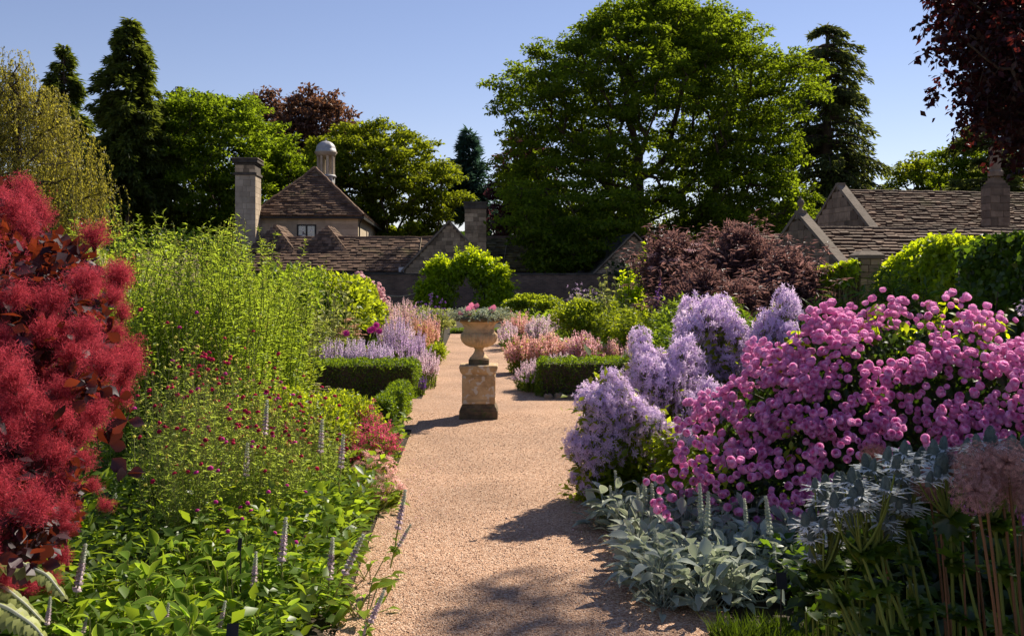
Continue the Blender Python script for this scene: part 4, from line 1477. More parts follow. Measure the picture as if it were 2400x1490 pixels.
# ------------------------------------------------------------------ the leafy arbour and its rope swags
def arbour():
    d = 46.0
    x = XA(1092, d)
    t = thing('arbour', 'rounded arbour smothered in lime green vine at the end of the path', 'arbour', (x, d, 0))
    fr = MB()
    for yy in (-.7, .7):
        a = np.linspace(0, math.pi, 16)
        fr.tubes(np.stack([x + .95 * np.cos(a), np.full(16, d + yy), .05 + 2.2 * np.sin(a)], -1)[None], .03, 6)
    fr.build('frame', M['black_iron'], t)
    n = 26000
    th = U(-.02, math.pi + .02, n)
    k = U(.0, 1, n) ** .35
    inner, outer = A(.24, 1.45), A(2.22, 2.62)
    rx = inner[0] + (outer[0] - inner[0]) * k
    rz = inner[1] + (outer[1] - inner[1]) * k
    lump = 1 + .055 * np.sin(th * 9 + 1) + .04 * np.sin(th * 17) + .03 * N(1, n)
    pw = np.abs(np.cos(th)) ** .72 * np.sign(np.cos(th))
    p = np.stack([x + rx * pw * lump, d + U(-1, 1, n) * 1.0 * np.sqrt(np.clip(1.15 - k ** 3, 0, 1)), .08 + rz * np.sin(th) ** .85 * lump], -1)
    p = p[np.isfinite(p).all(1)]
    n = len(p)
    o = norm((p - A(x, d, .9)) * A(1, 1.2, 1))
    mb = MB()
    mb.inst(DIA, p, frames(norm(o * .5 - UPV * .4 + N(.6, n, 3)), norm(o + UPV * .5 + N(.5, n, 3))), U(.12, .22, n))
    mb.build('foliage', M['vine_leaf'], t)
    m = 60
    th = U(.15, math.pi - .15, m)
    st = np.stack([x + 2.35 * np.cos(th), d + U(-.9, .5, m), .1 + 2.75 * np.sin(th)], -1)
    dr = norm(np.stack([np.cos(th), N(.4, m), np.sin(th) * .8], -1))
    en = st + dr * U(.2, .55, m)[:, None] - UPV * .1
    mb = MB()
    q = np.repeat(np.arange(m), 12)
    s = U(.1, 1, len(q))
    mb.inst(DIA, bez(st[q], (st[q] + en[q]) / 2 + UPV * .12, en[q], s) + N(.03, len(q), 3), frames(norm(dr[q] + N(.5, len(q), 3)), norm(UPV + N(.4, len(q), 3))), U(.10, .18, len(q)))
    mb.build('shoots', M['vine_leaf'], t, kind='stuff')
    for x0, y0, x1, y1, sag, lab in ((1207, 683, 1345, 700, .5, 'rope swag hanging right of the leafy arbour'), (985, 682, 880, 690, .25, 'rope swag hanging left of the leafy arbour')):
        a, b = P(x0, y0, 45.8), P(x1, y1 - 8, 45.8)
        t2 = thing('rope', lab, 'rope', a)
        q = np.linspace(0, 1, 20)
        MB().tubes((a + (b - a) * q[:, None] - UPV * (4 * sag * q * (1 - q))[:, None])[None], .03, 6).build('strand', M['rope'], t2)
        mb = MB(); mb.box((-.06, -.06, 0), (.06, .06, b[2] + .1), o=A(b[0], b[1], 0)); mb.build('post', M['bark'], t2, smooth=False)


arbour()


# ------------------------------------------------------------------ generic border perennial
def patch(name, label, cat, px, d, halfpx, depth, top, n, fl=None, leaf_n=14, leaf_s=.08, T=LEAFN, lmat='mid_leaf', smat='stem', spread=.25,
          lt=(.02, .9), r=.004, dome=.3, group=None, bow=.15, k=5, vary=.2, lup=.5, base=.7, ldroop=.0, wind=0.0, x=None, h=None, hw=None):
    """stems from an elliptical base, leaves up the stems, flowers by kind; returns thing, tips, tip directions"""
    hw = halfpx * d / F if hw is None else hw
    x = XA(px, d) if x is None else x
    h = ZA(top, d - depth * .3) if h is None else h
    t = thing(name, label, cat, (x, d, 0), group)
    a, q = U(0, 2 * np.pi, n), np.sqrt(U(0, 1, n))
    ux, uy = np.cos(a) * q, np.sin(a) * q
    B = np.stack([x + ux * hw * base, d + uy * depth * base, np.zeros(n)], -1)
    hh = h * (1 - dome * q ** 2) * (1 - vary * U(0, 1, n))
    E = np.stack([x + ux * hw + N(spread * .12, n) * h + wind * hh, d + uy * depth + N(spread * .12, n) * h, hh], -1)
    C = B + (E - B) * A(.25, .25, .6) + N(bow * .1, n, 3) * h * A(1, 1, 0)
    mb = MB(); mb.tubes(curves(B, C, E, k), np.linspace(r * 1.3, r * .6, k)[None], 3); mb.build('stems', M[smat], t)
    tip = norm(E - C)
    if leaf_n:
        m = n * leaf_n
        ib = np.repeat(np.arange(n), leaf_n)
        s = U(lt[0], lt[1], m)
        p = bez(B[ib], C[ib], E[ib], s)
        dv = norm(rdir(m) * A(1, 1, .45) + UPV * lup - UPV * ldroop)
        sz = leaf_s * U(.6, 1.3, m) * (1.1 - .45 * s)
        mb = MB(); mb.inst(T, p, frames(dv, norm(UPV - dv * .4 + N(.35, m, 3))), sz)
        mb.build('foliage', M[lmat], t)
    if fl:
        flowers(t, fl, B, C, E, tip)
    return t, B, C, E, tip


def flowers(t, fl, B, C, E, tip):
    kind = fl['k']
    n = len(E)
    sel = rng.permutation(n)[:int(n * fl.get('frac', 1))]
    B, C, E, tip = B[sel], C[sel], E[sel], tip[sel]
    n = len(E)
    mb = MB()
    if kind == 'spike':
        m = fl['n']
        s = np.tile(1 - fl.get('len', .3) * np.linspace(0, 1, m) ** .9, n) + N(.006, n * m)
        ib = np.repeat(np.arange(n), m)
        p = bez(B[ib], C[ib], E[ib], np.clip(s, 0, 1.02))
        a = U(0, 2 * np.pi, n * m)
        o = np.stack([np.cos(a), np.sin(a), U(-.1, .6, n * m)], -1)
        tp = (1 - s) / fl.get('len', .3)
        p = p + o * (fl.get('w', .01) * (.35 + .65 * tp))[:, None]
        mb.inst(fl.get('T', TUFT), p, frames(norm(np.cross(o, rdir(n * m))), norm(o)), fl['s'] * (.6 + .5 * tp) * U(.7, 1.25, n * m))
    elif kind in ('head', 'umbel', 'cloud'):
        m = fl.get('n', 1)
        ib = np.repeat(np.arange(n), m)
        w = fl.get('w', 0)
        o = rdir(n * m)
        if kind == 'umbel':
            o[:, 2] = np.abs(o[:, 2]) * .15
        p = E[ib] + o * (w * np.sqrt(U(0, 1, n * m)))[:, None]
        nr = norm(tip[ib] + UPV * .3 + o * .9 + N(.25, n * m, 3)) if m > 1 else norm(tip + N(.25, n, 3))
        mb.inst(fl.get('T', DOME), p, frames(norm(np.cross(nr, rdir(n * m))), nr), fl['s'] * U(.75, 1.2, n * m))
    mb.build(fl.get('name', 'flowers'), M[fl['m']], t, kind=fl.get('kind', 'stuff'))


# undergrowth that closes the ground between the plants
def ground_cover(name, label, xf, y0, y1, n, hz, s, mat, T=None):
    y = U(y0, y1, n)
    a, b = xf(y)
    x = a + (b - a) * U(0, 1, n)
    z = U(0, 1, n) ** 1.3 * hz * (1 + .4 * np.sin(x * 3.1) * np.sin(y * 2.3))
    mb = MB()
    mb.inst(T or LEAF4, np.stack([x, y, z], -1), frames(norm(rdir(n) * A(1, 1, .4) + UPV * .4), norm(UPV + N(.45, n, 3))), U(.6, 1.3, n) * s)
    tag(mb.build(name, M[mat], kind='stuff'), label, 'ground cover')


ground_cover('ground_cover', 'low leafy undergrowth filling the left border', lambda y: (-1.5 - .42 * y, path_x(y) - .98), 4.2, 11.0, 16000, .30, .09, 'mid_leaf')
ground_cover('ground_cover', 'low leafy undergrowth in the far left border', lambda y: (-1.5 - .42 * y, path_x(y) - 1.3), 15.0, 52, 15000, .4, .22, 'mid_leaf', DIA)
ground_cover('ground_cover', 'low leafy undergrowth in the far right border', lambda y: (path_x(y) + 1.3, 1.5 + .55 * y), 15.0, 52, 16000, .4, .22, 'mid_leaf', DIA)
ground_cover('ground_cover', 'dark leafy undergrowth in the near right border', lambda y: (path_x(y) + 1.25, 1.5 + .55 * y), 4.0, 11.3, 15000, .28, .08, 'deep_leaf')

# ------------------------------------------------------------------ far and middle left border
G1 = 'tall wispy green perennials behind the crimson scabious'
for px, d, top, hp, lab in ((315, 8.4, 505, 85, 'tall wispy green perennial beside the smoke bush'), (410, 9.2, 505, 95, 'tallest wispy green perennial before the dark maple shade'),
                            (500, 8.8, 500, 90, 'tall wispy green perennial left of the ashlar chimney foot'), (580, 9.6, 530, 80, 'tall wispy green perennial in front of the ashlar chimney'),
                            (655, 11.0, 610, 55, 'shorter wispy green perennial below the dormer roofs')):
    patch('willowherb_plant', lab, 'plant', px, d, hp, .55, top - 30, 90, dict(k='spike', n=10, len=.10, s=.011, w=.008, m='seed'), 90, .075, LEAFN, 'wisp_leaf', 'stem', vary=.42, dome=.08, lup=.45, lt=(.12, 1.0), r=.004, group=G1, spread=.8, bow=.7)
patch('dark_stemmed_plant', 'darker feathery green plant right of the wispy perennials', 'plant', 540, 8.6, 60, .4, 640, 50, None, 60, .06, LEAFN, 'mid_leaf', vary=.3, lup=.7)
# cream plumes behind the smoke bush
for px, d, top, hp, lab in ((205, 12.0, 565, 90, 'cream flowering plant right behind the smoke bush'), (330, 13.0, 570, 80, 'cream flowering plant behind the leftmost wispy perennial'), (440, 13.5, 590, 70, 'cream flowering plant half hidden behind the tallest wispy perennial')):
    patch('meadowsweet_plant', lab, 'plant', px, d, hp, .7, top, 70, dict(k='cloud', n=60, w=.10, s=.014, T=TUFT, m='cream'), 18, .11, LEAF4, 'mid_leaf', vary=.25, group='cream flowering plants behind the smoke bush')
# silver cardoon-like thistles
for px, d, top, hp, lab in ((722, 15.5, 560, 70, 'tall silvery branching thistle in front of the low roof'), (655, 15, 560, 55, 'silvery branching thistle left of the tallest silvery one'), (790, 16.5, 600, 40, 'shorter silvery thistle beside the pink roses')):
    t, B, C, E, tip = patch('thistle_plant', lab, 'plant', px, d, hp, .5, top, 26, dict(k='head', s=.032, m='pale_leaf', T=DOME, name='buds'), 20, .17, leaf5(.15, .45, .08), 'pale_leaf', 'pale_stem', vary=.55, r=.009, lup=.5, bow=.6, spread=.5)
for px, d, top, hp, w, lab, m in ((780, 19, 645, 90, 1.0, 'broad lime green mound beside the pink roses', 'lime_leaf'), (700, 18, 640, 80, 1.0, 'leafy green mound behind the silvery thistle', 'mid_leaf'),
                                  (845, 21, 668, 48, .9, 'feathery lime green mound nearest the brick wall', 'lime_leaf'), (590, 14, 640, 90, 1.0, 'leafy green shrub behind the wispy perennials', 'mid_leaf')):
    h = ZA(top, d)
    shrub('leafy_mound', lab, 'plant', (XA(px, d), d, h * .45), (hp * d / F * 1.15, w, h * .6), 7000, .10, m, DIA, upper=True)
for px, d, top, lab in ((838, 22, 632, 'uppermost pale pink rose spray above the lime mound'), (880, 23, 658, 'pale pink rose spray lowest, near the brick wall'), (862, 22.5, 645, 'middle one of the pale pink rose sprays by the wall')):
    patch('rambling_rose', lab, 'rose', px, d, 26, .4, top, 16, dict(k='cloud', n=14, w=.12, s=.05, m='soft_pink', T=DOME), 14, .07, LEAF4, 'mid_leaf', group='pale pink roses by the wall', r=.006)
# mid-left drifts
patch('heuchera_plant', 'russet leaved plant drift under the silvery thistle', 'plant', 690, 15.9, 110, .45, 775, 120, None, 14, .09, LEAF4, 'russet', vary=.3, dome=.15)
patch('fennel_plant', 'fine lime green foliage drift in front of the russet leaves', 'plant', 640, 12.0, 110, .8, 770, 130, None, 40, .06, LEAFN, 'lime_leaf', vary=.3, dome=.2)
patch('fennel_plant', 'fine lime green foliage drift behind the left box hedge', 'plant', 760, 16.2, 110, .5, 775, 130, None, 30, .07, LEAFN, 'lime_leaf', vary=.3, dome=.2)
patch('achillea_plant', 'peach flowered plant beside the russet leaves', 'plant', 815, 16.6, 36, .3, 742, 42, dict(k='umbel', n=26, w=.07, s=.014, T=TUFT, m='peach'), 14, .07, LEAFN, 'lime_leaf', vary=.2)
t, B, C, E, tip = patch('dahlia_plant', 'dark leaved dahlia with a few magenta blooms', 'plant', 872, 16.2, 50, .35, 775, 40, None, 16, .10, LEAF4, 'russet', vary=.3)
mb = MB()
for s_, zz in ((1, 0), (.75, .12), (.5, .22)):
    T_ = star_t(12, .8, .5 * zz + .12, .6); mb.add(T_.V * s_ + A(0, 0, zz), T_)
fm = mb.mesh('dahlia_bloom', M['magenta'])
for px, py in ((882, 762), (868, 774), (876, 770), (812, 781), (889, 776)):
    part('flower', fm, t, P(px, py, 15.9), frames(np.array([[0, .4, 1.]]), np.array([[.2, -1, .5]]))[0], .065)
LS = 'lilac veronica spikes behind the left box hedge'
for px, hp, top, n, lab in ((715, 38, 800, 34, 'sparse lilac veronica spikes by the dark plant label'), (775, 40, 786, 42, 'lilac veronica spikes over the left half of the box hedge'), (840, 48, 786, 60, 'fullest lilac veronica clump behind the left box hedge'), (890, 36, 800, 48, 'lilac veronica clump touching the lavender coloured catmint')):
    patch('veronica_plant', lab, 'plant', px, 15.35, hp, .3, top, n, dict(k='spike', n=60, len=.45, s=.020, w=.018, m='lilac_petal'), 12, .07, LEAFN, 'mid_leaf', vary=.22, dome=.15, group=LS, spread=.12)
for px, d, hp, top, n, m, lab in ((930, 16.2, 42, 720, 90, 'lavender', 'tall hazy lavender coloured catmint left of the path'), (968, 16.8, 40, 760, 80, 'lavender', 'hazy lavender coloured catmint leaning over the path'),
                             (1000, 15.6, 34, 815, 70, 'pale_lavender', 'pale catmint mound spilling onto the path edge'), (955, 15.2, 30, 830, 60, 'lavender', 'catmint behind the corner of the left box hedge')):
    patch('catmint_plant', lab, 'plant', px, d, hp, .55, top, n, dict(k='spike', n=50, len=.4, s=.018, w=.016, m=m), 10, .05, LEAFN, 'mid_leaf', vary=.35, spread=.35)
patch('salvia_plant', 'violet salvia at the corner of the left box hedge', 'plant', 980, 14.6, 22, .2, 862, 40, dict(k='spike', n=30, len=.6, s=.014, w=.013, m='violet'), 8, .05, LEAFN, 'mid_leaf', vary=.4, spread=.4)
for px, d, hp, top, n, m, lab in ((905, 22, 36, 690, 90, 'soft_pink', 'shell pink flower drift in the far left border'), (945, 24, 40, 690, 110, 'soft_pink', 'shell pink flower drift right of the lime mound'),
                             (985, 21, 34, 735, 80, 'peach', 'peach flower spikes beside the far path'), (1010, 23.5, 24, 730, 60, 'coral', 'coral flower spikes at the far path edge'),
                             (930, 19.0, 50, 745, 90, 'pale_lavender', 'mauve flower drift above the catmint'), (1000, 26, 20, 715, 40, 'pale_lavender', 'mauve flower drift nearest the arbour')):
    patch('penstemon_plant', lab, 'plant', px, d, hp, .8, top, n, dict(k='spike', n=44, len=.5, s=.032, w=.026, m=m), 10, .09, LEAF4, 'lime_leaf', vary=.35)
patch('verbena_plant', 'tall purple verbena stems beside the arbour', 'plant', 1010, 24, 42, .6, 684, 44, dict(k='cloud', n=14, w=.03, s=.016, T=TUFT, m='violet'), 4, .07, LEAFN, 'mid_leaf', vary=.35, r=.005)
shrub('grey_green_mound', 'rounded grey green mound at the far path edge', 'plant', (XA(1015, 27), 27, .35), (.62, .8, .62), 5000, .06, 'pale_leaf', LEAF4)
shrub('grey_green_mound', 'yellow green grassy tuft below the peach spikes', 'plant', (XA(1020, 20), 20, .1), (.25, .3, .3), 1500, .08, 'lime_leaf', LEAFN)
patch('silver_shrub', 'whitish variegated shrub beside the arbour foot', 'plant', 1050, 36, 24, .6, 720, 40, None, 26, .09, LEAF4, 'pale_leaf', vary=.3)

# near-left mounds and flowers
shrub('lime_mound', 'soft lime green mound in front of the left box hedge', 'plant', (XA(775, 9.4), 9.4, .22), (.52, .5, .44), 12000, .034, 'lime_leaf', DIA, lr=.42)
shrub('lime_mound', 'lime green mound between the scabious and the crimson flowers', 'plant', (XA(700, 8.6), 8.6, .25), (.5, .45, .48), 9000, .038, 'lime_leaf', DIA, lr=.42)
patch('astrantia_plant', 'creamy yellow umbel flowers in front of the left box hedge', 'plant', 745, 10.3, 72, .4, 900, 66, dict(k='umbel', n=20, w=.035, s=.008, T=TUFT, m='cream'), 14, .06, LEAFN, 'lime_leaf', vary=.25, group=None)
for px, d, hp, top, n, fm_, lab in ((862, 9.2, 56, 940, 80, 'valerian', 'crimson valerian bushy plant beside the box hedge end'), (884, 8.6, 58, 990, 90, 'valerian', 'crimson flowered plant at the path edge nearest the urn shadow'),
                               (838, 8.5, 50, 1010, 70, 'valerian', 'crimson flowered plant behind the coral blooms')):
    patch('valerian_plant', lab, 'plant', px, d, hp, .28, top, n, dict(k='cloud', n=18, w=.035, s=.013, T=TUFT, m=fm_), 24, .045, LEAF4, 'mid_leaf', vary=.45, dome=.35)
for px, d, hp, top, n, lab in ((875, 8.0, 56, 1060, 60, 'coral flowered plant below the crimson ones'), (900, 7.5, 46, 1100, 40, 'coral flowered plant leaning over the path edge')):
    patch('alstroemeria_plant', lab, 'plant', px, d, hp, .26, top, n, dict(k='cloud', n=9, w=.035, s=.024, T=star_t(5, .3, .5, .4), m='coral'), 16, .05, LEAF4, 'lime_leaf', vary=.55, dome=.4)

# crimson scabious
kn = MB()
for i in range(2):
    T_ = dome_t(3, 10, .75, .22, 3 + i); kn.add(T_.V * (1 - .25 * i) + A(0, 0, .12 * i), T_)
T_ = star_t(9, .6, .05, .7); kn.add(T_.V * 1.25 - A(0, 0, .05), T_)
kn_me = kn.mesh('scabious_head', M['crimson'])
kn_mg = kn.mesh('scabious_head_pink', M['magenta'])
seed_t = dome_t(3, 8, .9, .3, 9)
nfl = 0
for px, d, hp, top, n, lab in ((420, 7.2, 95, 690, 140, 'crimson scabious clump beside the smoke bush'), (540, 7.4, 90, 730, 150, 'tallest crimson scabious clump left of the path'), (640, 7.6, 80, 830, 130, 'crimson scabious clump in front of the lime foliage'),
                              (480, 6.3, 120, 800, 140, 'nearest crimson scabious clump above the lamb\'s ears'), (650, 6.6, 110, 880, 130, 'low crimson scabious clump in front of the lime mound'), (740, 7.6, 90, 900, 100, 'sparse crimson scabious clump leaning toward the hedge')):
    t, B, C, E, tip = patch('scabious_plant', lab, 'plant', px, d, hp, .5, top, n, None, 26, .055, LEAFN, 'straw_leaf', 'pale_stem', vary=.5, dome=.35, spread=.6, bow=.8, r=.0022, lt=(.05, .85))
    mb = MB(); sl = rng.permutation(n)
    s2 = sl[:int(n * .65)]
    mb.inst(seed_t, E[s2], frames(norm(np.cross(tip[s2], rdir(len(s2)))), tip[s2]), U(.007, .0115, len(s2)))
    mb.build('seed_heads', M['seed'], t, kind='stuff')
    for j in sl[int(n * .65):]:
        nr = norm(tip[j] + A(0, -.3, .3) + N(.2, 3))
        part('flower', kn_me if rng.uniform() < .88 else kn_mg, t, E[j], frames(np.cross(nr, rdir(1)[0])[None], nr[None])[0], rng.uniform(.0115, .0165))

# magenta campion low in front
t, B, C, E, tip = patch('campion_plant', 'sprawling thin stemmed plant with a few magenta flowers', 'plant', 600, 5.7, 150, .5, 1090, 40, None, 10, .06, LEAFN, 'lime_leaf', 'stem', vary=.5, spread=.8, bow=1.2, r=.0018)
for j in rng.permutation(40)[:16]:
    part('flower', kn_mg, t, E[j], frames(np.cross(tip[j], rdir(1)[0])[None], tip[j][None])[0], .012)


# ------------------------------------------------------------------ far and middle right border
shrub('olive_mound', 'olive green clipped mound behind the coral flowers', 'shrub', (XA(1362, 22), 22, .55), (.72, .7, .68), 9000, .06, 'lime_leaf', DIA)
for px, d, hp, top, n, m, lab in ((1215, 26, 42, 725, 90, 'coral', 'coral pink flower drift at the far right of the path'), (1262, 24.5, 34, 735, 90, 'pale_lavender', 'pale mauve flower drift before the arbour'), (1190, 24, 24, 752, 40, 'pale_lavender', 'pale mauve flowers right behind the urn rim'),
                             (1300, 28, 36, 730, 60, 'pale_lavender', 'mauve flower drift left of the olive mound')):
    patch('penstemon_plant', lab, 'plant', px, d, hp, .8, top, n, dict(k='spike', n=44, len=.5, s=.031, w=.024, m=m), 10, .09, LEAF4, 'mid_leaf', vary=.3)
for px, d, hp, top, n, m, lab in ((1225, 18, 46, 775, 80, 'coral', 'coral penstemon at the right path edge'), (1290, 17.6, 52, 768, 110, 'coral', 'coral penstemon behind the pale lavender'), (1365, 17.4, 50, 770, 100, 'pink', 'pink penstemon in front of the olive mound'),
                             (1440, 17.2, 40, 785, 50, 'coral', 'sparse coral spikes beside the dark red foliage')):
    patch('penstemon_plant', lab, 'plant', px, d, hp, .5, top, n, dict(k='spike', n=42, len=.5, s=.031, w=.028, m=m), 14, .08, LEAF4, 'lime_leaf', vary=.35, spread=.2)
for px, d, hp, top, n, lab in ((1250, 15.2, 52, 838, 150, 'pale lavender mound spilling over the path corner'), (1315, 15.9, 62, 822, 190, 'pale lavender mound behind the right box hedge'), (1375, 15.9, 42, 835, 90, 'pale lavender at the right end of its drift')):
    patch('lavender_plant', lab, 'plant', px, d, hp, .5, top, n, dict(k='spike', n=24, len=.28, s=.017, w=.010, m='pale_lavender'), 26, .055, LEAFN, 'mid_leaf', vary=.3, dome=.55, spread=.3, lt=(.1, .7))
patch('heuchera_plant', 'dark red foliage at the end of the right box hedge', 'plant', 1440, 15.7, 46, .3, 838, 90, dict(k='cloud', n=5, w=.03, s=.012, T=TUFT, m='crimson'), 14, .05, LEAF4, 'russet', vary=.3)
t, B, C, E, tip = patch('foxglove_plant', 'deep pink foxglove spikes behind the lilac flowers', 'plant', 1480, 16.4, 22, .3, 772, 5, dict(k='spike', n=30, len=.5, s=.035, w=.03, m='pink'), 10, .12, LEAF4, 'mid_leaf', vary=.3)
for px, d, hp, top, m, lab, n in ((1500, 18, 80, 705, 'lime_leaf', 'leafy green phlox clump right of the olive mound', 110), (1600, 17, 75, 685, 'mid_leaf', 'leafy green phlox clump in front of the purple elder', 130), (1690, 16.5, 75, 680, 'mid_leaf', 'leafy green phlox clump behind the lilac flowers', 130),
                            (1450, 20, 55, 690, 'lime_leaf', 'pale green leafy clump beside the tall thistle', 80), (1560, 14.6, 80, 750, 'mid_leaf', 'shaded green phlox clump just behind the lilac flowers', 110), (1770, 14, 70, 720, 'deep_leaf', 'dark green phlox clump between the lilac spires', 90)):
    patch('phlox_plant', lab, 'plant', px, d, hp, .8, top, n, None, 40, .16, leaf5(.12, .3, .04, .4), m, 'stem', vary=.25, dome=.25, lup=.35, lt=(.2, 1))
for px, d, top, hp, lab in ((1415, 23, 600, 30, 'tall pale thistle in front of the slate shed'), (1440, 22, 620, 40, 'pale branching thistle left of the purple elder')):
    patch('thistle_plant', lab, 'plant', px, d, hp, .5, top, 18, dict(k='head', s=.05, m='pale_leaf', T=DOME, name='buds'), 18, .26, leaf5(.15, .45, .08), 'pale_leaf', 'pale_stem', vary=.45, r=.012, bow=.5, spread=.4)
patch('verbena_plant', 'thin branching verbena in front of the brick wall', 'plant', 1355, 27, 34, .7, 655, 50, dict(k='cloud', n=10, w=.05, s=.02, T=TUFT, m='lavender'), 20, .12, LEAF4, 'pale_leaf', vary=.5)
patch('verbena_plant', 'bushy pale plant between the verbena and the tall thistle', 'plant', 1390, 25, 50, .7, 668, 60, dict(k='cloud', n=6, w=.05, s=.02, T=TUFT, m='lavender'), 26, .13, LEAF4, 'mid_leaf', vary=.4)
shrub('rose_shrub', 'low green shrub with tiny pink blooms right of the arbour', 'shrub', (XA(1245, 40), 40, .55), (1.3, .8, .5), 5000, .12, 'lime_leaf', LEAF4)
# young lime-green tree in front of the elder
for px, d, top, hp, lab in ((1512, 29, 556, 34, 'pale green maple sapling left of the purple elder'), (1562, 29.5, 560, 26, 'second pale green maple sapling beside the elder top'), (1475, 27, 590, 34, 'shortest pale green maple sapling by the slate shed')):
    t, B, C, E, tip = patch('maple_sapling', lab, 'tree', px, d, hp, .5, top, 22, None, 46, .20, LOBE, 'vine_leaf', 'dark_stem', vary=.5, lup=.2, r=.02, lt=(.4, 1.02))
# purple elder
for px, d, rx, top, n, lab in ((1590, 23, 1.05, 560, 13000, 'tall dark purple elder bush, its left half with pink blossom'), (1735, 21.5, 1.0, 540, 14000, 'tallest dark purple elder bush with bronze shoots'), (1850, 20, .85, 610, 10000, 'purple elder bush below the ball finial'),
                             (1670, 19, 1.2, 650, 11000, 'dark purple elder bush in front of the taller ones')):
    h = ZA(top, d)
    t = shrub('elder_bush', lab, 'shrub', (XA(px, d), d, h * .52), (rx, 1.0, h * .55), n, .13, 'elder_leaf', DIAN, lump=70, lr=.24, up=.3, surf=.5)
    m = 60
    q = rdir(m); q[:, 2] = np.abs(q[:, 2]) + .15
    p0 = A(XA(px, d), d, h * .52) + norm(q) * A(rx, 1.0, h * .42)
    p1 = p0 + norm(q + N(.3, m, 3)) * U(.2, .75, m)[:, None] * .8 + UPV * .12
    mb = MB(); mb.tubes(np.stack([p0, (p0 + p1) / 2, p1], 1), .006, 3)
    qi = np.repeat(np.arange(m), 26); s = U(0, 1.05, len(qi))
    mb.inst(DIAN, p0[qi] + (p1 - p0)[qi] * s[:, None] + N(.03, len(qi), 3), frames(norm(rdir(len(qi)) * A(1, 1, .3)), UPV + N(.4, len(qi), 3)), U(.10, .19, len(qi)))
    mb.build('shoots', M['elder_leaf'], t, kind='stuff')
    if px < 1650:
        m = 9
        q = rdir(m); q[:, 1] = -np.abs(q[:, 1]); q[:, 2] = U(-.3, .9, m)
        p = A(XA(px, d), d, h * .52) + norm(q) * A(rx, 1.0, h * .48)
        ii = np.repeat(np.arange(m), 70)
        mb = MB(); mb.inst(TUFT, p[ii] + rdir(len(ii)) * A(.14, .14, .05) * np.sqrt(U(0, 1, len(ii)))[:, None], frames(rdir(len(ii)), UPV + N(.3, len(ii), 3)), U(.02, .035, len(ii)))
        mb.build('blossom', M['soft_pink'], t, kind='stuff')
patch('delphinium_plant', 'single deep violet spires at the foot of the purple elder', 'plant', 1545, 19, 14, .3, 640, 7, dict(k='spike', n=40, len=.3, s=.03, w=.03, m='violet'), 14, .12, LEAF4, 'mid_leaf', vary=.2)
# golden hop over the stone wall, ivy on the near end
def cover(name, label, cat, poly_px, d0, d1, n, size, mat, T=DIA, thick=.35, stem='bark'):
    """climber draped over a wall: leaves in a sheet with lumps, between px columns (px, top, bottom)"""
    q = np.array(poly_px, float)
    px = U(q[0, 0], q[-1, 0], n)
    top, bot = np.interp(px, q[:, 0], q[:, 1]), np.interp(px, q[:, 0], q[:, 2])
    s = U(0, 1, n)
    py = top + (bot - top) * s
    f = (px - q[0, 0]) / (q[-1, 0] - q[0, 0])
    d = d0 + (d1 - d0) * f + thick * (.9 * (1 - s) ** 2 + .4 * np.sin(px / 21.) * np.sin(py / 17.) + N(.35, n))
    p = np.stack([XA(px, d), d, ZA(py, d)], -1) + N(.02, n, 3)
    c = p.mean(0)
    t = thing(name, label, cat, (c[0], c[1], 0))
    nr = norm(A(-.2, -.7, .6) + N(.5, n, 3))
    mb = MB(); mb.inst(T, p, frames(norm(-UPV * .6 + N(.6, n, 3)), nr), size * U(.6, 1.3, n)); mb.build('foliage', M[mat], t)
    k = 24
    i = rng.integers(0, n, k)
    b = p[i] * A(1, 1, 0) + A(0, .2, 0)
    MB().tubes(curves(b, (b + p[i]) / 2 + N(.1, k, 3), p[i], 5), .012, 4).build('stems', M[stem], t)
    return t


cover('golden_hop', 'golden green hop spilling over the stone wall below the cottage', 'climber', [(2062, 640, 690), (2100, 600, 690), (2150, 565, 690), (2200, 550, 700), (2260, 556, 700), (2310, 560, 690)], 18.5, 16.5, 15000, .11, 'vine_leaf', DIA, .4)
cover('golden_hop', 'thin strand of golden hop along the wall left of the pier', 'climber', [(1915, 628, 668), (1960, 618, 668), (2008, 606, 660)], 19.7, 19.7, 1600, .10, 'vine_leaf', DIA, .15)
cover('ivy', 'dark ivy covering the wall at the right edge', 'climber', [(2250, 590, 800), (2290, 558, 800), (2350, 550, 800), (2420, 545, 800), (2520, 540, 800)], 14.5, 12.2, 9000, .10, 'deep_leaf', leaf5(.4, .15, .04, .35), .3)
mb = MB(); mb.box((XA(2270, 15.2), 0, 0), (9.0, .35, 2.05), o=A(0, 15.2, 0))
t = thing('ivy_wall', 'stone wall hidden under the dark ivy', 'wall', (7.4, 15.2, 0)); mb.build('wall_face', M['rubble_stone'], t, smooth=False)
# lily-like leafy stems in the shade
for px, d, top, hp, lab in ((1925, 10.4, 690, 50, 'bright edged leafy lily stems left of the dark ones'), (2000, 10.8, 650, 60, 'tall dark leafy lily stems below the capped pier'), (2090, 11.2, 600, 60, 'tallest dark leafy lily stems in front of the golden hop'),
                            (2180, 10.8, 640, 60, 'dark leafy lily stems behind the pink roses'), (2260, 10.6, 650, 55, 'dark leafy lily stems left of the ivy'), (1900, 9.2, 745, 50, 'short leafy lily stems beside the lilac spire'), (2050, 9.0, 700, 90, 'shaded leafy lily stems just behind the roses')):
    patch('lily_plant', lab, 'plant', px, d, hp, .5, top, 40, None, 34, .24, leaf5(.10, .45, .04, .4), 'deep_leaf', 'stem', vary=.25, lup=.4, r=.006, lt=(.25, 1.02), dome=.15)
patch('phlox_plant', 'white and lilac phlox at the right edge above the roses', 'plant', 2385, 7.4, 34, .3, 690, 26, dict(k='cloud', n=40, w=.07, s=.016, T=STAR5, m='lilac_petal'), 14, .09, LEAF4, 'deep_leaf', vary=.4)
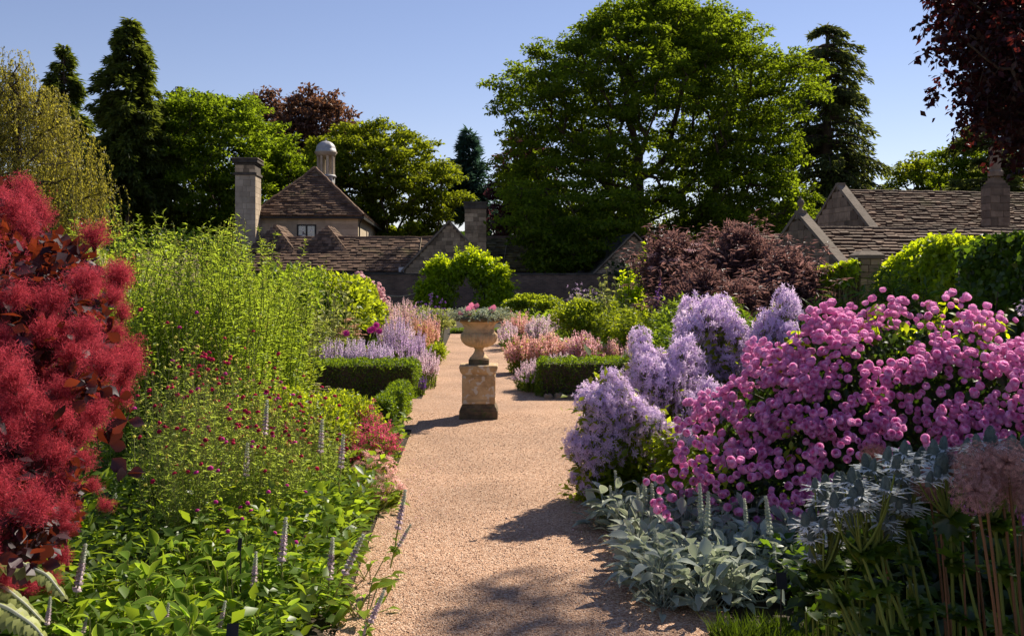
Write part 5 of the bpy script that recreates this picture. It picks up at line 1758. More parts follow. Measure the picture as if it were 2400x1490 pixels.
# ------------------------------------------------------------------ smoke bush
def smoke_bush():
    t = thing('smoke_bush', 'large crimson smoke bush with fuzzy plumes and dark plum leaves at the left edge', 'shrub', (-2.3, 5.2, 0))
    edge = [(395, 50), (430, 60), (455, 120), (500, 150), (545, 190), (570, 250), (620, 310), (680, 322), (740, 330), (800, 345), (860, 352), (905, 335), (950, 280), (1000, 262), (1060, 262), (1110, 255), (1160, 275), (1210, 265), (1260, 235), (1310, 190), (1350, 110)]
    # fuzzy plume: a branching panicle carrying a cloud of hairs
    plume = []
    for v in range(4):
        mb = MB()
        nb = 34
        a = rdir(nb) * A(.85, .85, .6); a[:, 2] += .35
        tipb = a * U(.45, 1.0, nb)[:, None]
        mb.tubes(curves(np.zeros((nb, 3)) - A(0, 0, .6), tipb * A(.3, .3, .6), tipb, 4), np.linspace(.014, .005, 4)[None], 3, mat=1)
        m = 2600
        ib = rng.integers(0, nb, m)
        p = tipb[ib] * U(.35, 1.0, m)[:, None] + N(.13, m, 3)
        R = frames(rdir(m), rdir(m))
        mb.inst(HAIR, p, R, np.stack([np.full(m, .016), U(.10, .26, m), np.ones(m)], -1), mat=0)
        plume.append(mb.mesh('smoke_plume', [M['smoke'], M['smoke_twig']]))
    lf = []
    for cu in (.1, .35, -.1):
        q = leaf_t(4, .40, cu, .14, .58)
        lf.append(MB().add(q.V, q).mesh('smoke_leaf', M['smoke_leaf']))
    def surf(n, inset=0.0):
        py = U(400, 1370, n)
        xr = interp(py, edge) - inset - 12
        f = U(0, 1, n) ** .8
        px = -110 + (xr + 110) * f
        d = 5.0 - 1.0 * np.sqrt(np.clip(1 - f ** 2, 0, 1)) - .25 * (py - 400) / 970 + N(.14, n)
        lump = .22 * np.sin(px / 42. + py / 60.) * np.sin(py / 48. - px / 90.)
        return px, py, d + lump
    # dark inner leaves and twigs
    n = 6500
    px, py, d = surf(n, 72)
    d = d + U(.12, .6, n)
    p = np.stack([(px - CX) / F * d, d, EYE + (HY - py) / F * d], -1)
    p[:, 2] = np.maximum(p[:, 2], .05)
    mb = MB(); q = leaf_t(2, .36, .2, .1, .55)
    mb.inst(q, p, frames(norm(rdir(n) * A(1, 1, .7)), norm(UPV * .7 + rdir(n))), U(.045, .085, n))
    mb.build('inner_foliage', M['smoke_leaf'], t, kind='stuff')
    k = 60
    b = A(-2.75, 5.2, 0) + N(.2, k, 3) * A(1, 1, 0)
    e = p[rng.integers(0, n, k)]
    MB().tubes(curves(b, b * A(.5, .5, .5) + e * A(.5, .5, .5) + N(.12, k, 3) * A(1, 1, 0), e, 6), np.linspace(.011, .004, 6)[None], 5).build('stems', M['smoke_twig'], t)
    # plumes
    pos, heads = [], []
    px, py, d = surf(1800, 62)
    ok = py > 462
    px, py, d = px[ok], py[ok], d[ok]
    P3 = np.stack([(px - CX) / F * d, d, EYE + (HY - py) / F * d], -1)
    for q in P3:                                # panicles stand in bunches, with dark leaves showing between
        if q[2] < .2 or any(np.sum((q - h) ** 2) < .262 ** 2 for h in heads):
            continue
        heads.append(q)
        own = []
        for _ in range(60):
            w = q + N(.085, 3) * A(1, .8, 1)
            if all(np.sum((w - o) ** 2) > .07 ** 2 for o in own):
                own.append(w)
            if len(own) >= rng.integers(3, 7):
                break
        pos += own
        if len(pos) >= 290:
            break
    cen = A(-2.6, 5.6, .7)
    for q in pos:
        o = norm(q - cen + N(.25, 3))
        ax = norm(o * A(1, 1, .6) + UPV * .7)
        Rm = frames(np.cross(ax, rdir(1)[0])[None], ax[None])[0]
        s = rng.uniform(.065, .125) * (1 - .25 * (q[2] < .7))
        part('plume', plume[rng.integers(4)], t, q - ax * .05, Rm, (s, s, s * 1.1))
    # leaves in whorls between the plumes
    px, py, d = surf(150, 44)
    d = d - .13
    cnt = 0
    for i in range(150):
        if cnt > 190:
            break
        if rng.uniform() > .6 and py[i] < 850 and px[i] > 0:
            continue
        o = A((px[i] - CX) / F * d[i], d[i] - .02, EYE + (HY - py[i]) / F * d[i])
        if o[2] < .1:
            continue
        for j in range(rng.integers(3, 6)):
            a = norm(A(rng.normal(0, 1), rng.normal(-.4, .7), rng.normal(.2, .6)))
            nn = norm(UPV * .5 + A(rng.normal(0, .7), rng.normal(-.2, .7), rng.normal(0, .5)))
            part('leaf', lf[rng.integers(3)], t, o + a * .02, frames(a[None], nn[None])[0], rng.uniform(.05, .085))
            cnt += 1
    # whorls of bigger plum and orange leaves low on the right side
    for px_, py_ in ((280, 930), (300, 985), (255, 1040), (298, 1110), (120, 960), (110, 975), (130, 1150), (60, 1190), (190, 880), (205, 860), (250, 780), (190, 600), (70, 880)):
        dd = 4.25
        o = P(px_, py_, dd)
        for j in range(4):
            a = norm(A(rng.normal(0, 1), rng.normal(-.3, .5), rng.normal(.35, .6)))
            part('leaf', lf[rng.integers(3)], t, o, frames(a[None], norm(A(rng.normal(0, 1), -.6 + rng.normal(0, .6), .3))[None])[0], rng.uniform(.06, .095))


smoke_bush()


# ------------------------------------------------------------------ pink roses
def rose_mesh(name, op, seed, nv=3):
    r = np.random.default_rng(seed)
    mb = MB()
    for ring, (k, R, top, wid) in enumerate(((5, 1.0, .35 + .25 * op, 1.1), (5, .86, .62, 1.05), (5, .66, .82, 1.15), (3, .36, .86, 1.5))):
        for i in range(k):
            a0 = 2 * math.pi * (i + .5 * ring + r.uniform(-.12, .12)) / k
            V, Q = [], []
            nu = 2
            for v in range(nv + 1):
                ph = -1.1 + (math.asin(min(1, top)) + .25 + 1.1) * v / nv
                for u in range(nu + 1):
                    w = (u / nu - .5) * 2 * math.pi / k * wid * (1 - .25 * (v == nv and u in (0, nu)))
                    rr = R * (1 + (.13 * op if v == nv and ring < 2 else 0)) * math.cos(min(ph, .9) * .85) * (1 + r.uniform(-.03, .03))
                    zz = R * .8 * math.sin(ph) + .12 * ring - (.10 * (abs(u / nu - .5) * 2) ** 2 if v == nv else 0)
                    V.append((rr * math.cos(a0 + w), rr * math.sin(a0 + w), zz))
            for v in range(nv):
                for u in range(nu):
                    Q.append((v * (nu + 1) + u, v * (nu + 1) + u + 1, (v + 1) * (nu + 1) + u + 1, (v + 1) * (nu + 1) + u))
            mb.add(V, [(np.array(Q), 1 if ring >= 3 else 0)])
    return mb


def rose_bush():
    t = thing('rose_bush', 'broad rose bush covered in clusters of double pink roses on the right', 'rose', (2.6, 7.0, 0))
    C, Rr = A(2.80, 7.0, 0.05), A(1.56, 1.15, 1.40)
    protos = [rose_mesh('rose_flower', op, i) for i, op in enumerate((1.0, .5, .15))]
    mes = [p.mesh('rose_flower', [M['rose_petal'], M['rose_heart']]) for p in protos]
    low = [rose_mesh('rose_flower', op, i, 2) for i, op in enumerate((1.0, .5, .15))]
    tm = [Tm(np.concatenate(p.v), *[(f, m) for f, m in p.f]) for p in low]
    fl = []
    tries = 0
    while len(fl) < 2200 and tries < 12000:
        tries += 1
        q = norm(A(rng.normal(), rng.normal() - .55, abs(rng.normal()) * .85))
        if q[1] > .45:
            continue
        el = q[2]
        dens = 1.0 if el > .50 else (.8 if el > .30 else .2)
        # scallops: sprays hang down the face in tongues
        ang = math.atan2(q[0], -q[1])
        dens *= .75 + .45 * math.sin(ang * 7 + 1.0) if el < .45 else 1
        if q[0] < -.45:
            dens = max(dens, .55)
        if rng.uniform() > dens:
            continue
        c = C + q * Rr * rng.uniform(.95, 1.06)
        c[2] += .055 * math.sin(c[0] * 6.3 + .8) * max(0, q[2]) + .03 * math.sin(c[0] * 15)
        k = rng.integers(9, 19) if el > .45 else rng.integers(5, 12)
        rad = .045 + .0125 * k ** .85
        loc = []
        for _ in range(k * 12):
            o = rdir(1)[0] * A(1, 1, .8) * rad * rng.uniform(.35, 1)
            o = o + q * .02
            if np.dot(o, q) < -.35 * rad:
                continue
            if all(np.sum((o - b) ** 2) > .034 ** 2 for b in loc):
                loc.append(o)
            if len(loc) >= k:
                break
        for o in loc:
            fl.append((c + o, norm(q * 1.0 + o / rad * .9 + A(0, -.15, .15) + N(.2, 3)), rng.uniform(.019, .034)))
    # hanging sprays at the foot, placed like the loose bunches low on the bush
    for px, py, d, k in ((1570, 1140, 4.1, 6), (1556, 1180, 4.05, 7), (1620, 1090, 4.15, 10), (1650, 1120, 4.1, 10), (1690, 1155, 4.0, 8), (1650, 1050, 4.2, 9), (1740, 1140, 4.0, 7), (1735, 1115, 4.0, 5), (1620, 1010, 4.3, 9), (1585, 1140, 4.1, 5),
                         (1790, 1120, 3.95, 6), (1840, 1175, 3.9, 7), (1855, 1205, 3.9, 5), (1890, 1130, 3.85, 9), (1915, 1090, 3.85, 6), (1875, 1165, 3.85, 8), (1990, 1060, 3.8, 8), (1820, 1100, 3.9, 7), (2090, 1030, 3.75, 6), (2130, 1020, 3.75, 5)):
        c = P(px, py, d + 2.0)
        loc = []
        for _ in range(200):
            o = N(.06, 3) * A(1, .6, 1)
            if all(np.sum((o - b) ** 2) > .042 ** 2 for b in loc):
                loc.append(o)
            if len(loc) >= k:
                break
        for o in loc:
            fl.append((c + o, norm(A(0, -1, .25) + o * 8 + N(.25, 3)), rng.uniform(.023, .031)))
    fr = []
    for p, n_, s in fl:
        n_ = norm(n_)
        fr.append(frames(np.cross(n_, rdir(1)[0])[None], n_[None])[0])
    order = np.argsort([np.linalg.norm(p - A(0, 0, EYE)) + (2 if CX + p[0] / p[1] * F > 2420 else 0) for p, _, _ in fl])
    for i in order[:300]:
        p, n_, s = fl[i]
        part('flower', mes[rng.choice(3, p=[.45, .4, .15])], t, p, fr[i], s)
    mb = MB()
    rest = order[300:]
    pick = rng.choice(3, len(rest), p=[.45, .4, .15])
    for v in range(3):
        ii = rest[pick == v]
        mb.inst(tm[v], np.array([fl[i][0] for i in ii]), np.array([fr[i] for i in ii]), np.array([fl[i][2] for i in ii]))
    mb.build('flowers', [M['rose_petal'], M['rose_heart']], t, kind='stuff')
    # foliage shell and dark interior
    def leaves(n, lo, hi, s0, s1):
        q = rdir(n); q[:, 2] = np.abs(q[:, 2]); q = q[q[:, 1] < .7]
        p = C + q * Rr * U(lo, hi, len(q))[:, None]
        p[:, 2] = np.maximum(p[:, 2], .05)
        return p, frames(norm(q * .3 + rdir(len(q)) - UPV * .3), norm(q + N(.5, len(q), 3))), U(s0, s1, len(q))
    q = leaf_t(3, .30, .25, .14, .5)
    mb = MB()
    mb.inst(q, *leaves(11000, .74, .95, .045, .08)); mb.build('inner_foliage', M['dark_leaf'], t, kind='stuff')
    lm = MB().add(q.V, q).mesh('rose_leaf', M['deep_leaf'])
    pp, RR, SS = leaves(330, .95, 1.03, .05, .08)
    for i in range(min(240, len(pp))):
        part('leaf', lm, t, pp[i], RR[i], SS[i])
    # fresh leafy shoots above the flowers
    sh = MB(); st = []
    for px, py, d in ((1950, 770, 4.4), (2060, 705, 4.5), (2170, 715, 4.5), (2190, 700, 4.6), (2225, 690, 4.6), (2330, 735, 4.6), (2300, 725, 4.6), (2120, 745, 4.4), (1825, 800, 4.4), (2360, 720, 4.7), (2030, 730, 4.5), (2250, 720, 4.5), (1700, 1060, 4.0), (1850, 985, 3.9), (1870, 770, 4.5)):
        e = P(px, py, d + 2.3)
        b = e - A(rng.uniform(-.05, .05), -.05, .3)
        st.append((b, e))
        k = 16
        s = U(.25, 1, k)
        p = b + (e - b) * s[:, None]
        dv = norm(rdir(k) * A(1, 1, .3) - UPV * .15)
        sh.inst(leaf_t(3, .28, .3, .1, .5), p + dv * .02, frames(dv, norm(UPV + N(.3, k, 3))), U(.05, .08, k))
    sh.build('shoots', M['vine_leaf'], t, kind='stuff')
    mb = MB()
    st = np.array(st)
    mb.tubes(np.stack([st[:, 0], (st[:, 0] + st[:, 1]) / 2 + N(.01, len(st), 3), st[:, 1]], 1), .003, 4)
    k = 70
    b = A(2.6, 7.0, 0) + N(.2, k, 3) * A(1, 1, 0)
    qq = rdir(k); qq[:, 2] = np.abs(qq[:, 2])
    e = C + qq * Rr * .95
    mb.tubes(curves(b, (b + e) / 2 + UPV * .3, e, 6), np.linspace(.012, .003, 6)[None], 4)
    mb.build('stems', M['dark_stem'], t)


rose_bush()


# ------------------------------------------------------------------ lilac campanula
def campanula():
    fl = star_t(5, .40, .25, .45)
    heads = []
    for v in range(6):
        mb = MB()
        n = 170
        q = rdir(n); q[:, 2] = np.where(q[:, 2] < -.35, -q[:, 2], q[:, 2])
        r = 1 + N(.16, n) + .12 * np.sin(q[:, 0] * 5 + v) * np.sin(q[:, 2] * 4 + v)
        p = q * r[:, None]
        mb.inst(fl, p, frames(norm(np.cross(q, rdir(n))), norm(q + N(.4, n, 3) + UPV * .15)), U(.20, .31, n), mat=0)
        m = 60
        q2 = rdir(m) * U(.3, .85, m)[:, None]
        mb.inst(TUFT, q2, frames(rdir(m), rdir(m)), U(.12, .2, m), mat=1)
        mb.tubes(np.stack([np.zeros((n // 2, 3)) - A(0, 0, 1), p[::2] * .5 - A(0, 0, .3), p[::2] * .95], 1), .012, 3, mat=2)
        heads.append(mb.mesh('flower_head', [M['lilac_petal'], M['lilac_core'], M['stem']]))
    groups = (
        ('campanula_plant', 'tall twin spires of lilac campanula rising above the pink roses', 1800, 8.6, [(1838, 722, 30), (1838, 748, 36), (1832, 778, 38), (1800, 775, 32), (1790, 800, 38), (1825, 808, 34), (1775, 838, 36), (1810, 838, 32), (1765, 872, 32), (1800, 868, 30), (1850, 790, 24)]),
        ('campanula_plant', 'tallest broad lilac campanula in front of the green phlox', 1655, 8.7, [(1620, 745, 36), (1612, 778, 36), (1655, 748, 34), (1688, 742, 36), (1695, 778, 42), (1655, 785, 42), (1640, 820, 42), (1685, 820, 42), (1728, 790, 30), (1735, 825, 28), (1605, 812, 28), (1670, 858, 40), (1710, 850, 32), (1720, 880, 28), (1632, 862, 38), (1660, 905, 40), (1700, 905, 32)]),
        ('campanula_plant', 'middle lilac campanula mass with pale green leaves below', 1560, 8.1, [(1500, 812, 30), (1508, 842, 32), (1530, 850, 26), (1595, 838, 36), (1560, 870, 40), (1605, 880, 44), (1520, 880, 36), (1490, 882, 30), (1550, 915, 42), (1595, 925, 42), (1640, 935, 42), (1665, 955, 38), (1505, 915, 32), (1540, 948, 34), (1610, 965, 32), (1690, 960, 26), (1580, 890, 30)]),
        ('campanula_plant', 'lowest lilac campanula leaning over the gravel path', 1440, 7.5, [(1430, 895, 26), (1395, 938, 34), (1370, 945, 26), (1412, 948, 36), (1450, 925, 32), (1462, 955, 34), (1410, 985, 34), (1450, 990, 40), (1490, 970, 34), (1375, 1002, 26), (1400, 1020, 36), (1440, 1030, 34), (1485, 1008, 38), (1350, 1055, 30), (1375, 1065, 30), (1410, 1065, 34), (1480, 1050, 36), (1515, 1065, 32), (1440, 1075, 30), (1390, 1100, 30), (1425, 1110, 28), (1355, 1125, 22), (1375, 1145, 18), (1535, 1040, 30), (1560, 1020, 26), (1410, 1140, 22), (1520, 1000, 30)]),
        ('campanula_plant', 'small shaded lilac campanula head beside the lowest roses', 1590, 7.0, [(1590, 1028, 26), (1610, 1032, 24), (1572, 1045, 18), (1540, 990, 22)]),
    )
    for nm, lab, bx, d, hs in groups:
        base = A(XA(bx, d), d + .15, 0)
        t = thing(nm, lab, 'plant', base, 'lilac campanula plants')
        tips, B = [], []
        for px, py, r in hs:
            dd = d + rng.uniform(-.22, .22)
            c = P(px, py, dd)
            R_ = r * dd / F * 1.12
            lean = norm(A((px - bx) / 500., -.12, 1) + N(.12, 3))
            Rm = frames(np.cross(lean, rdir(1)[0])[None], lean[None])[0]
            part('flower_head', heads[rng.integers(6)], t, c, Rm, (R_ * .80, R_ * .80, R_ * rng.uniform(.9, 1.3)))
            tips.append(c); B.append(base + N(.10, 3) * A(1, 1, 0))
        tips, B = np.array(tips), np.array(B)
        C_ = B + (tips - B) * A(.3, .3, .65)
        mb = MB(); mb.tubes(curves(B, C_, tips, 6), np.linspace(.007, .003, 6)[None], 4); mb.build('stems', M['stem'], t)
        n = 170 * len(hs)
        ib = rng.integers(0, len(hs), n); s = U(.15, .97, n)
        p = bez(B[ib], C_[ib], tips[ib], s) + N(.065, n, 3)
        p[:, 2] = np.maximum(p[:, 2], .03)
        mb = MB(); mb.inst(LEAF4, p, frames(norm(rdir(n) * A(1, 1, .5) + UPV * .1), norm(UPV + N(.4, n, 3))), U(.05, .095, n)); mb.build('foliage', M['lime_leaf'], t)


campanula()


# ------------------------------------------------------------------ lamb's ears
def lambs_meshes(green):
    ms = []
    for i, (cu, fo, w) in enumerate(((.35, .25, .28), (.6, .3, .25), (.15, .2, .30), (.85, .25, .26), (-.15, .3, .24))):
        q = leaf_t(5, w, cu, fo, .5, edge=.10)
        mb = MB(); mb.add(q.V, q)
        ms.append(mb.mesh('lambs_ear_leaf', [M['woolly_leaf'], M['woolly_rim']] if green else [M['silver_leaf'], M['silver_rim']]))  # same plant: sunlit green and shaded silver are put into separate colours
    return ms


def spike_mesh(seed, mats, open_=1.0):
    r = np.random.default_rng(seed)
    mb = MB()
    z, w = 0.0, 1.0
    n = 11
    bl = dome_t(4, 9, .8, .28, seed)
    for i in range(n):
        f = i / (n - 1)
        zz = (.12 + .88 * f ** .82)
        wd = .088 * (1 - .5 * f) * (1 if i < n - 3 else .95)
        mb.inst(Tm(bl.V, (bl.F[0][0], 0)), A(0, 0, zz)[None], np.eye(3)[None], np.array([[wd, wd, .05]]), mat=1 if (f < .6 and r.uniform() < .85) else 0)
        k = 9
        a = U(0, 2 * np.pi, k)
        o = np.stack([np.cos(a), np.sin(a), U(-.2, .6, k)], -1)
        mb.inst(TUFT, A(0, 0, zz) + o * wd * .9, frames(norm(np.cross(o, rdir(k))), norm(o)), U(.028, .045, k) * (1 - .5 * f), mat=1 if f < .6 else 0)
    mb.tubes(np.array([[(0, 0, 0), (0, 0, .5), (0, 0, .96)]]), np.array([[.022, .018, .012]]), 5, mat=2)
    return mb.mesh('flower_spike', mats)


G_LEAF, S_LEAF = lambs_meshes(True), lambs_meshes(False)
SPK = [spike_mesh(s, [M['silver_rim'], M['mauve'], M['pale_stem']]) for s in (1, 2)]
SPKS = [spike_mesh(s, [M['silver_rim'], M['silver_leaf'], M['silver_leaf']]) for s in (4, 5)]


def lambs_plant(label, x, y, green, nl, size, group, spikes=(), tall=.12, spread=.17):
    t = thing('lambs_ear_plant', label, 'plant', (x, y, 0), group)
    ms = G_LEAF if green else S_LEAF
    stt = MB()
    for j in range(nl):
        a = rng.uniform(0, 2 * math.pi)
        f = rng.uniform(0, 1) ** .9
        r = spread * math.sqrt(f) * rng.uniform(.5, 1.1)
        o = A(x + r * math.cos(a), y + r * math.sin(a), tall * rng.uniform(.15, 1.25) * (1.25 - .6 * f))
        el = rng.uniform(.15, 1.15) * (1.3 - .7 * f)
        dv = norm(A(math.cos(a + rng.normal(0, .5)), math.sin(a + rng.normal(0, .5)), el))
        s = size * rng.uniform(.65, 1.2)
        nn = norm(UPV - dv * .5 + N(.25, 3))
        R_ = frames(dv[None], nn[None])[0]
        part('leaf', ms[rng.integers(5)], t, o, R_, (s, s, s))
        stt.tubes(np.array([[(x + N(.03, 1)[0], y + N(.03, 1)[0], 0), o]]), .0035, 3)
    stt.build('stems', M['pale_stem'] if green else M['silver_leaf'], t)
    for b, e in spikes:
        b, e = np.asarray(b, float), np.asarray(e, float)
        ln = np.linalg.norm(e - b)
        sl = min(.24, ln * .75)
        dv = norm(e - b)
        m = b + (e - b) * (1 - sl / ln)
        kn = MB(); kn.tubes(np.array([[b, (b + m) / 2 + N(.008, 3), m]]), .005, 5)
        kn.build('flower_stem', M['pale_stem'] if green else M['silver_leaf'], t)
        part('flower_spike', (SPK if green else SPKS)[rng.integers(2)], t, m, frames(np.cross(dv, A(.3, -1, .1))[None], dv[None])[0], (sl * .92, sl * .92, sl))
        for s in np.linspace(.25, .95, 5):
            q = b + (m - b) * s
            for sg in (-1, 1):
                dd = norm(np.cross(dv, A(math.cos(s * 9), math.sin(s * 9), 0)) * sg + UPV * .5)
                part('leaf', ms[rng.integers(5)], t, q, frames(dd[None], norm(UPV - dd * .4)[None])[0], size * (.75 - .4 * s))
    return t


def spk(px, py, bx, by, d):
    """a spike from its foot to its tip, both given where they stand"""
    e = P(px, py, d)
    b = P(bx, by, d + .05)
    b[2] = max(b[2], .02)
    return b, e


GL = 'sunlit green lamb\'s ear rosettes along the path'
lab = 'woolly bright green lamb\'s ear rosette in the sunlit mat left of the path'
pl = []
for y0, xl in ((4.25, -2.05), (4.5, -2.05), (4.75, -2.05), (5.0, -2.0), (5.25, -2.0), (5.55, -1.95), (5.9, -1.9), (6.25, -1.75), (6.6, -1.55), (6.95, -1.35), (7.25, -1.2)):
    xr = path_x(y0) - (1.10 if y0 < 5.2 else .95) - .08 * rng.uniform()
    k = int((xr - xl) / .24) + 1
    for i in range(k):
        pl.append((xl + (xr - xl) * (i + .5 * rng.uniform()) / k + .05, y0 + rng.uniform(-.1, .1)))
for i, (x, y) in enumerate(pl):
    lambs_plant(lab, x, y, True, 46 if y < 5.3 else 30, .098, GL, tall=.15 + .05 * (x < -1.2), spread=.19)
for lab, x, y, sp in (
        ('green lamb\'s ear with a tall bent flower spike leaning over the gravel', -.80, 5.6, [spk(950, 1150, 915, 1330, 5.4), spk(962, 1230, 922, 1300, 5.4)]),
        ('green lamb\'s ear with a mauve spike leaning out near the path edge', -.75, 5.0, [spk(851, 1255, 760, 1440, 4.9)]),
        ('green lamb\'s ear with a curved dark spike over the gravel at the bottom edge', -.82, 4.4, [spk(900, 1385, 855, 1490, 4.4), spk(858, 1462, 850, 1500, 4.4)]),
        ('green lamb\'s ear with an upright spike in the middle of the mat', -1.02, 5.1, [spk(780, 1262, 768, 1400, 4.9)]),
        ('green lamb\'s ear with a pale upright spike behind the plant label', -1.28, 5.3, [spk(670, 1215, 652, 1400, 4.9), spk(600, 1295, 592, 1410, 4.8)]),
        ('green lamb\'s ear with two mauve spikes at the bottom of the bed', -1.4, 4.4, [spk(528, 1410, 508, 1500, 4.35), spk(395, 1415, 382, 1500, 4.35)]),
        ('green lamb\'s ear with a tall mauve spike below the smoke bush', -1.9, 4.6, [spk(200, 1278, 170, 1440, 4.4), spk(118, 1400, 108, 1490, 4.2), spk(205, 1440, 190, 1500, 4.25)]),
        ('tall lamb\'s ear spikes standing among the crimson scabious', -1.1, 7.0, [spk(626, 940, 612, 1140, 6.4), spk(755, 985, 748, 1130, 6.6), spk(805, 1020, 795, 1150, 6.4), spk(580, 1040, 575, 1150, 6.2)])):
    lambs_plant(lab, x, y, True, 8 if 'gravel' in lab else 16, .075 if 'gravel' in lab else .10, None, sp)

GS = 'silver lamb\'s ear rosettes right of the path'
lab = 'silvery blue lamb\'s ear rosette in the shaded mat right of the path'
pl = []
for y0, xl, xr in ((5.15, .72, 1.25), (5.35, .68, 1.75), (5.6, .68, 1.95), (5.85, .70, 1.95), (6.15, .72, 1.8), (6.5, .66, 1.6), (6.9, .60, 1.3)):
    k = int((xr - xl) / .235) + 1
    for i in range(k):
        pl.append((xl + (xr - xl) * (i + .5 * rng.uniform()) / k + .04, y0 + rng.uniform(-.1, .1)))
for x, y in pl:
    lambs_plant(lab, x, y, False, 46, .118, GS, tall=.19, spread=.19)
for lab, x, y, sp in (
        ('silver lamb\'s ear with a tall woolly spike in front of the roses', 1.05, 5.70, [spk(1660, 1155, 1655, 1330, 5.50)]),
        ('silver lamb\'s ear with two spikes at the path edge', .72, 5.60, [spk(1535, 1240, 1545, 1400, 5.50), spk(1498, 1288, 1500, 1400, 5.50)]),
        ('silver lamb\'s ear clump with several short spikes under the campanula', .72, 6.70, [spk(1510, 1120, 1515, 1240, 6.50), spk(1528, 1135, 1530, 1240, 6.50), spk(1495, 1145, 1498, 1240, 6.50), spk(1545, 1155, 1540, 1250, 6.50)]),
        ('silver lamb\'s ear with pale spikes farthest along the path edge', .62, 6.80, [spk(1430, 1140, 1440, 1260, 6.80), spk(1442, 1105, 1452, 1250, 6.90), spk(1440, 1220, 1445, 1290, 6.60)]),
        ('silver lamb\'s ear with a leafy shoot before the dark rose shade', 1.45, 5.70, [spk(1795, 1165, 1810, 1290, 5.40)]),
        ('silver lamb\'s ear shoot beside the small black plant label', 1.35, 5.30, [spk(1815, 1275, 1815, 1370, 5.30)]),
        ('silver lamb\'s ear with leafy spikes behind the tall woolly one', 1.3, 5.90, [spk(1640, 1135, 1645, 1260, 5.70), spk(1745, 1170, 1750, 1260, 5.60)])):
    lambs_plant(lab, x, y, False, 20, .115, None, sp, tall=.18)


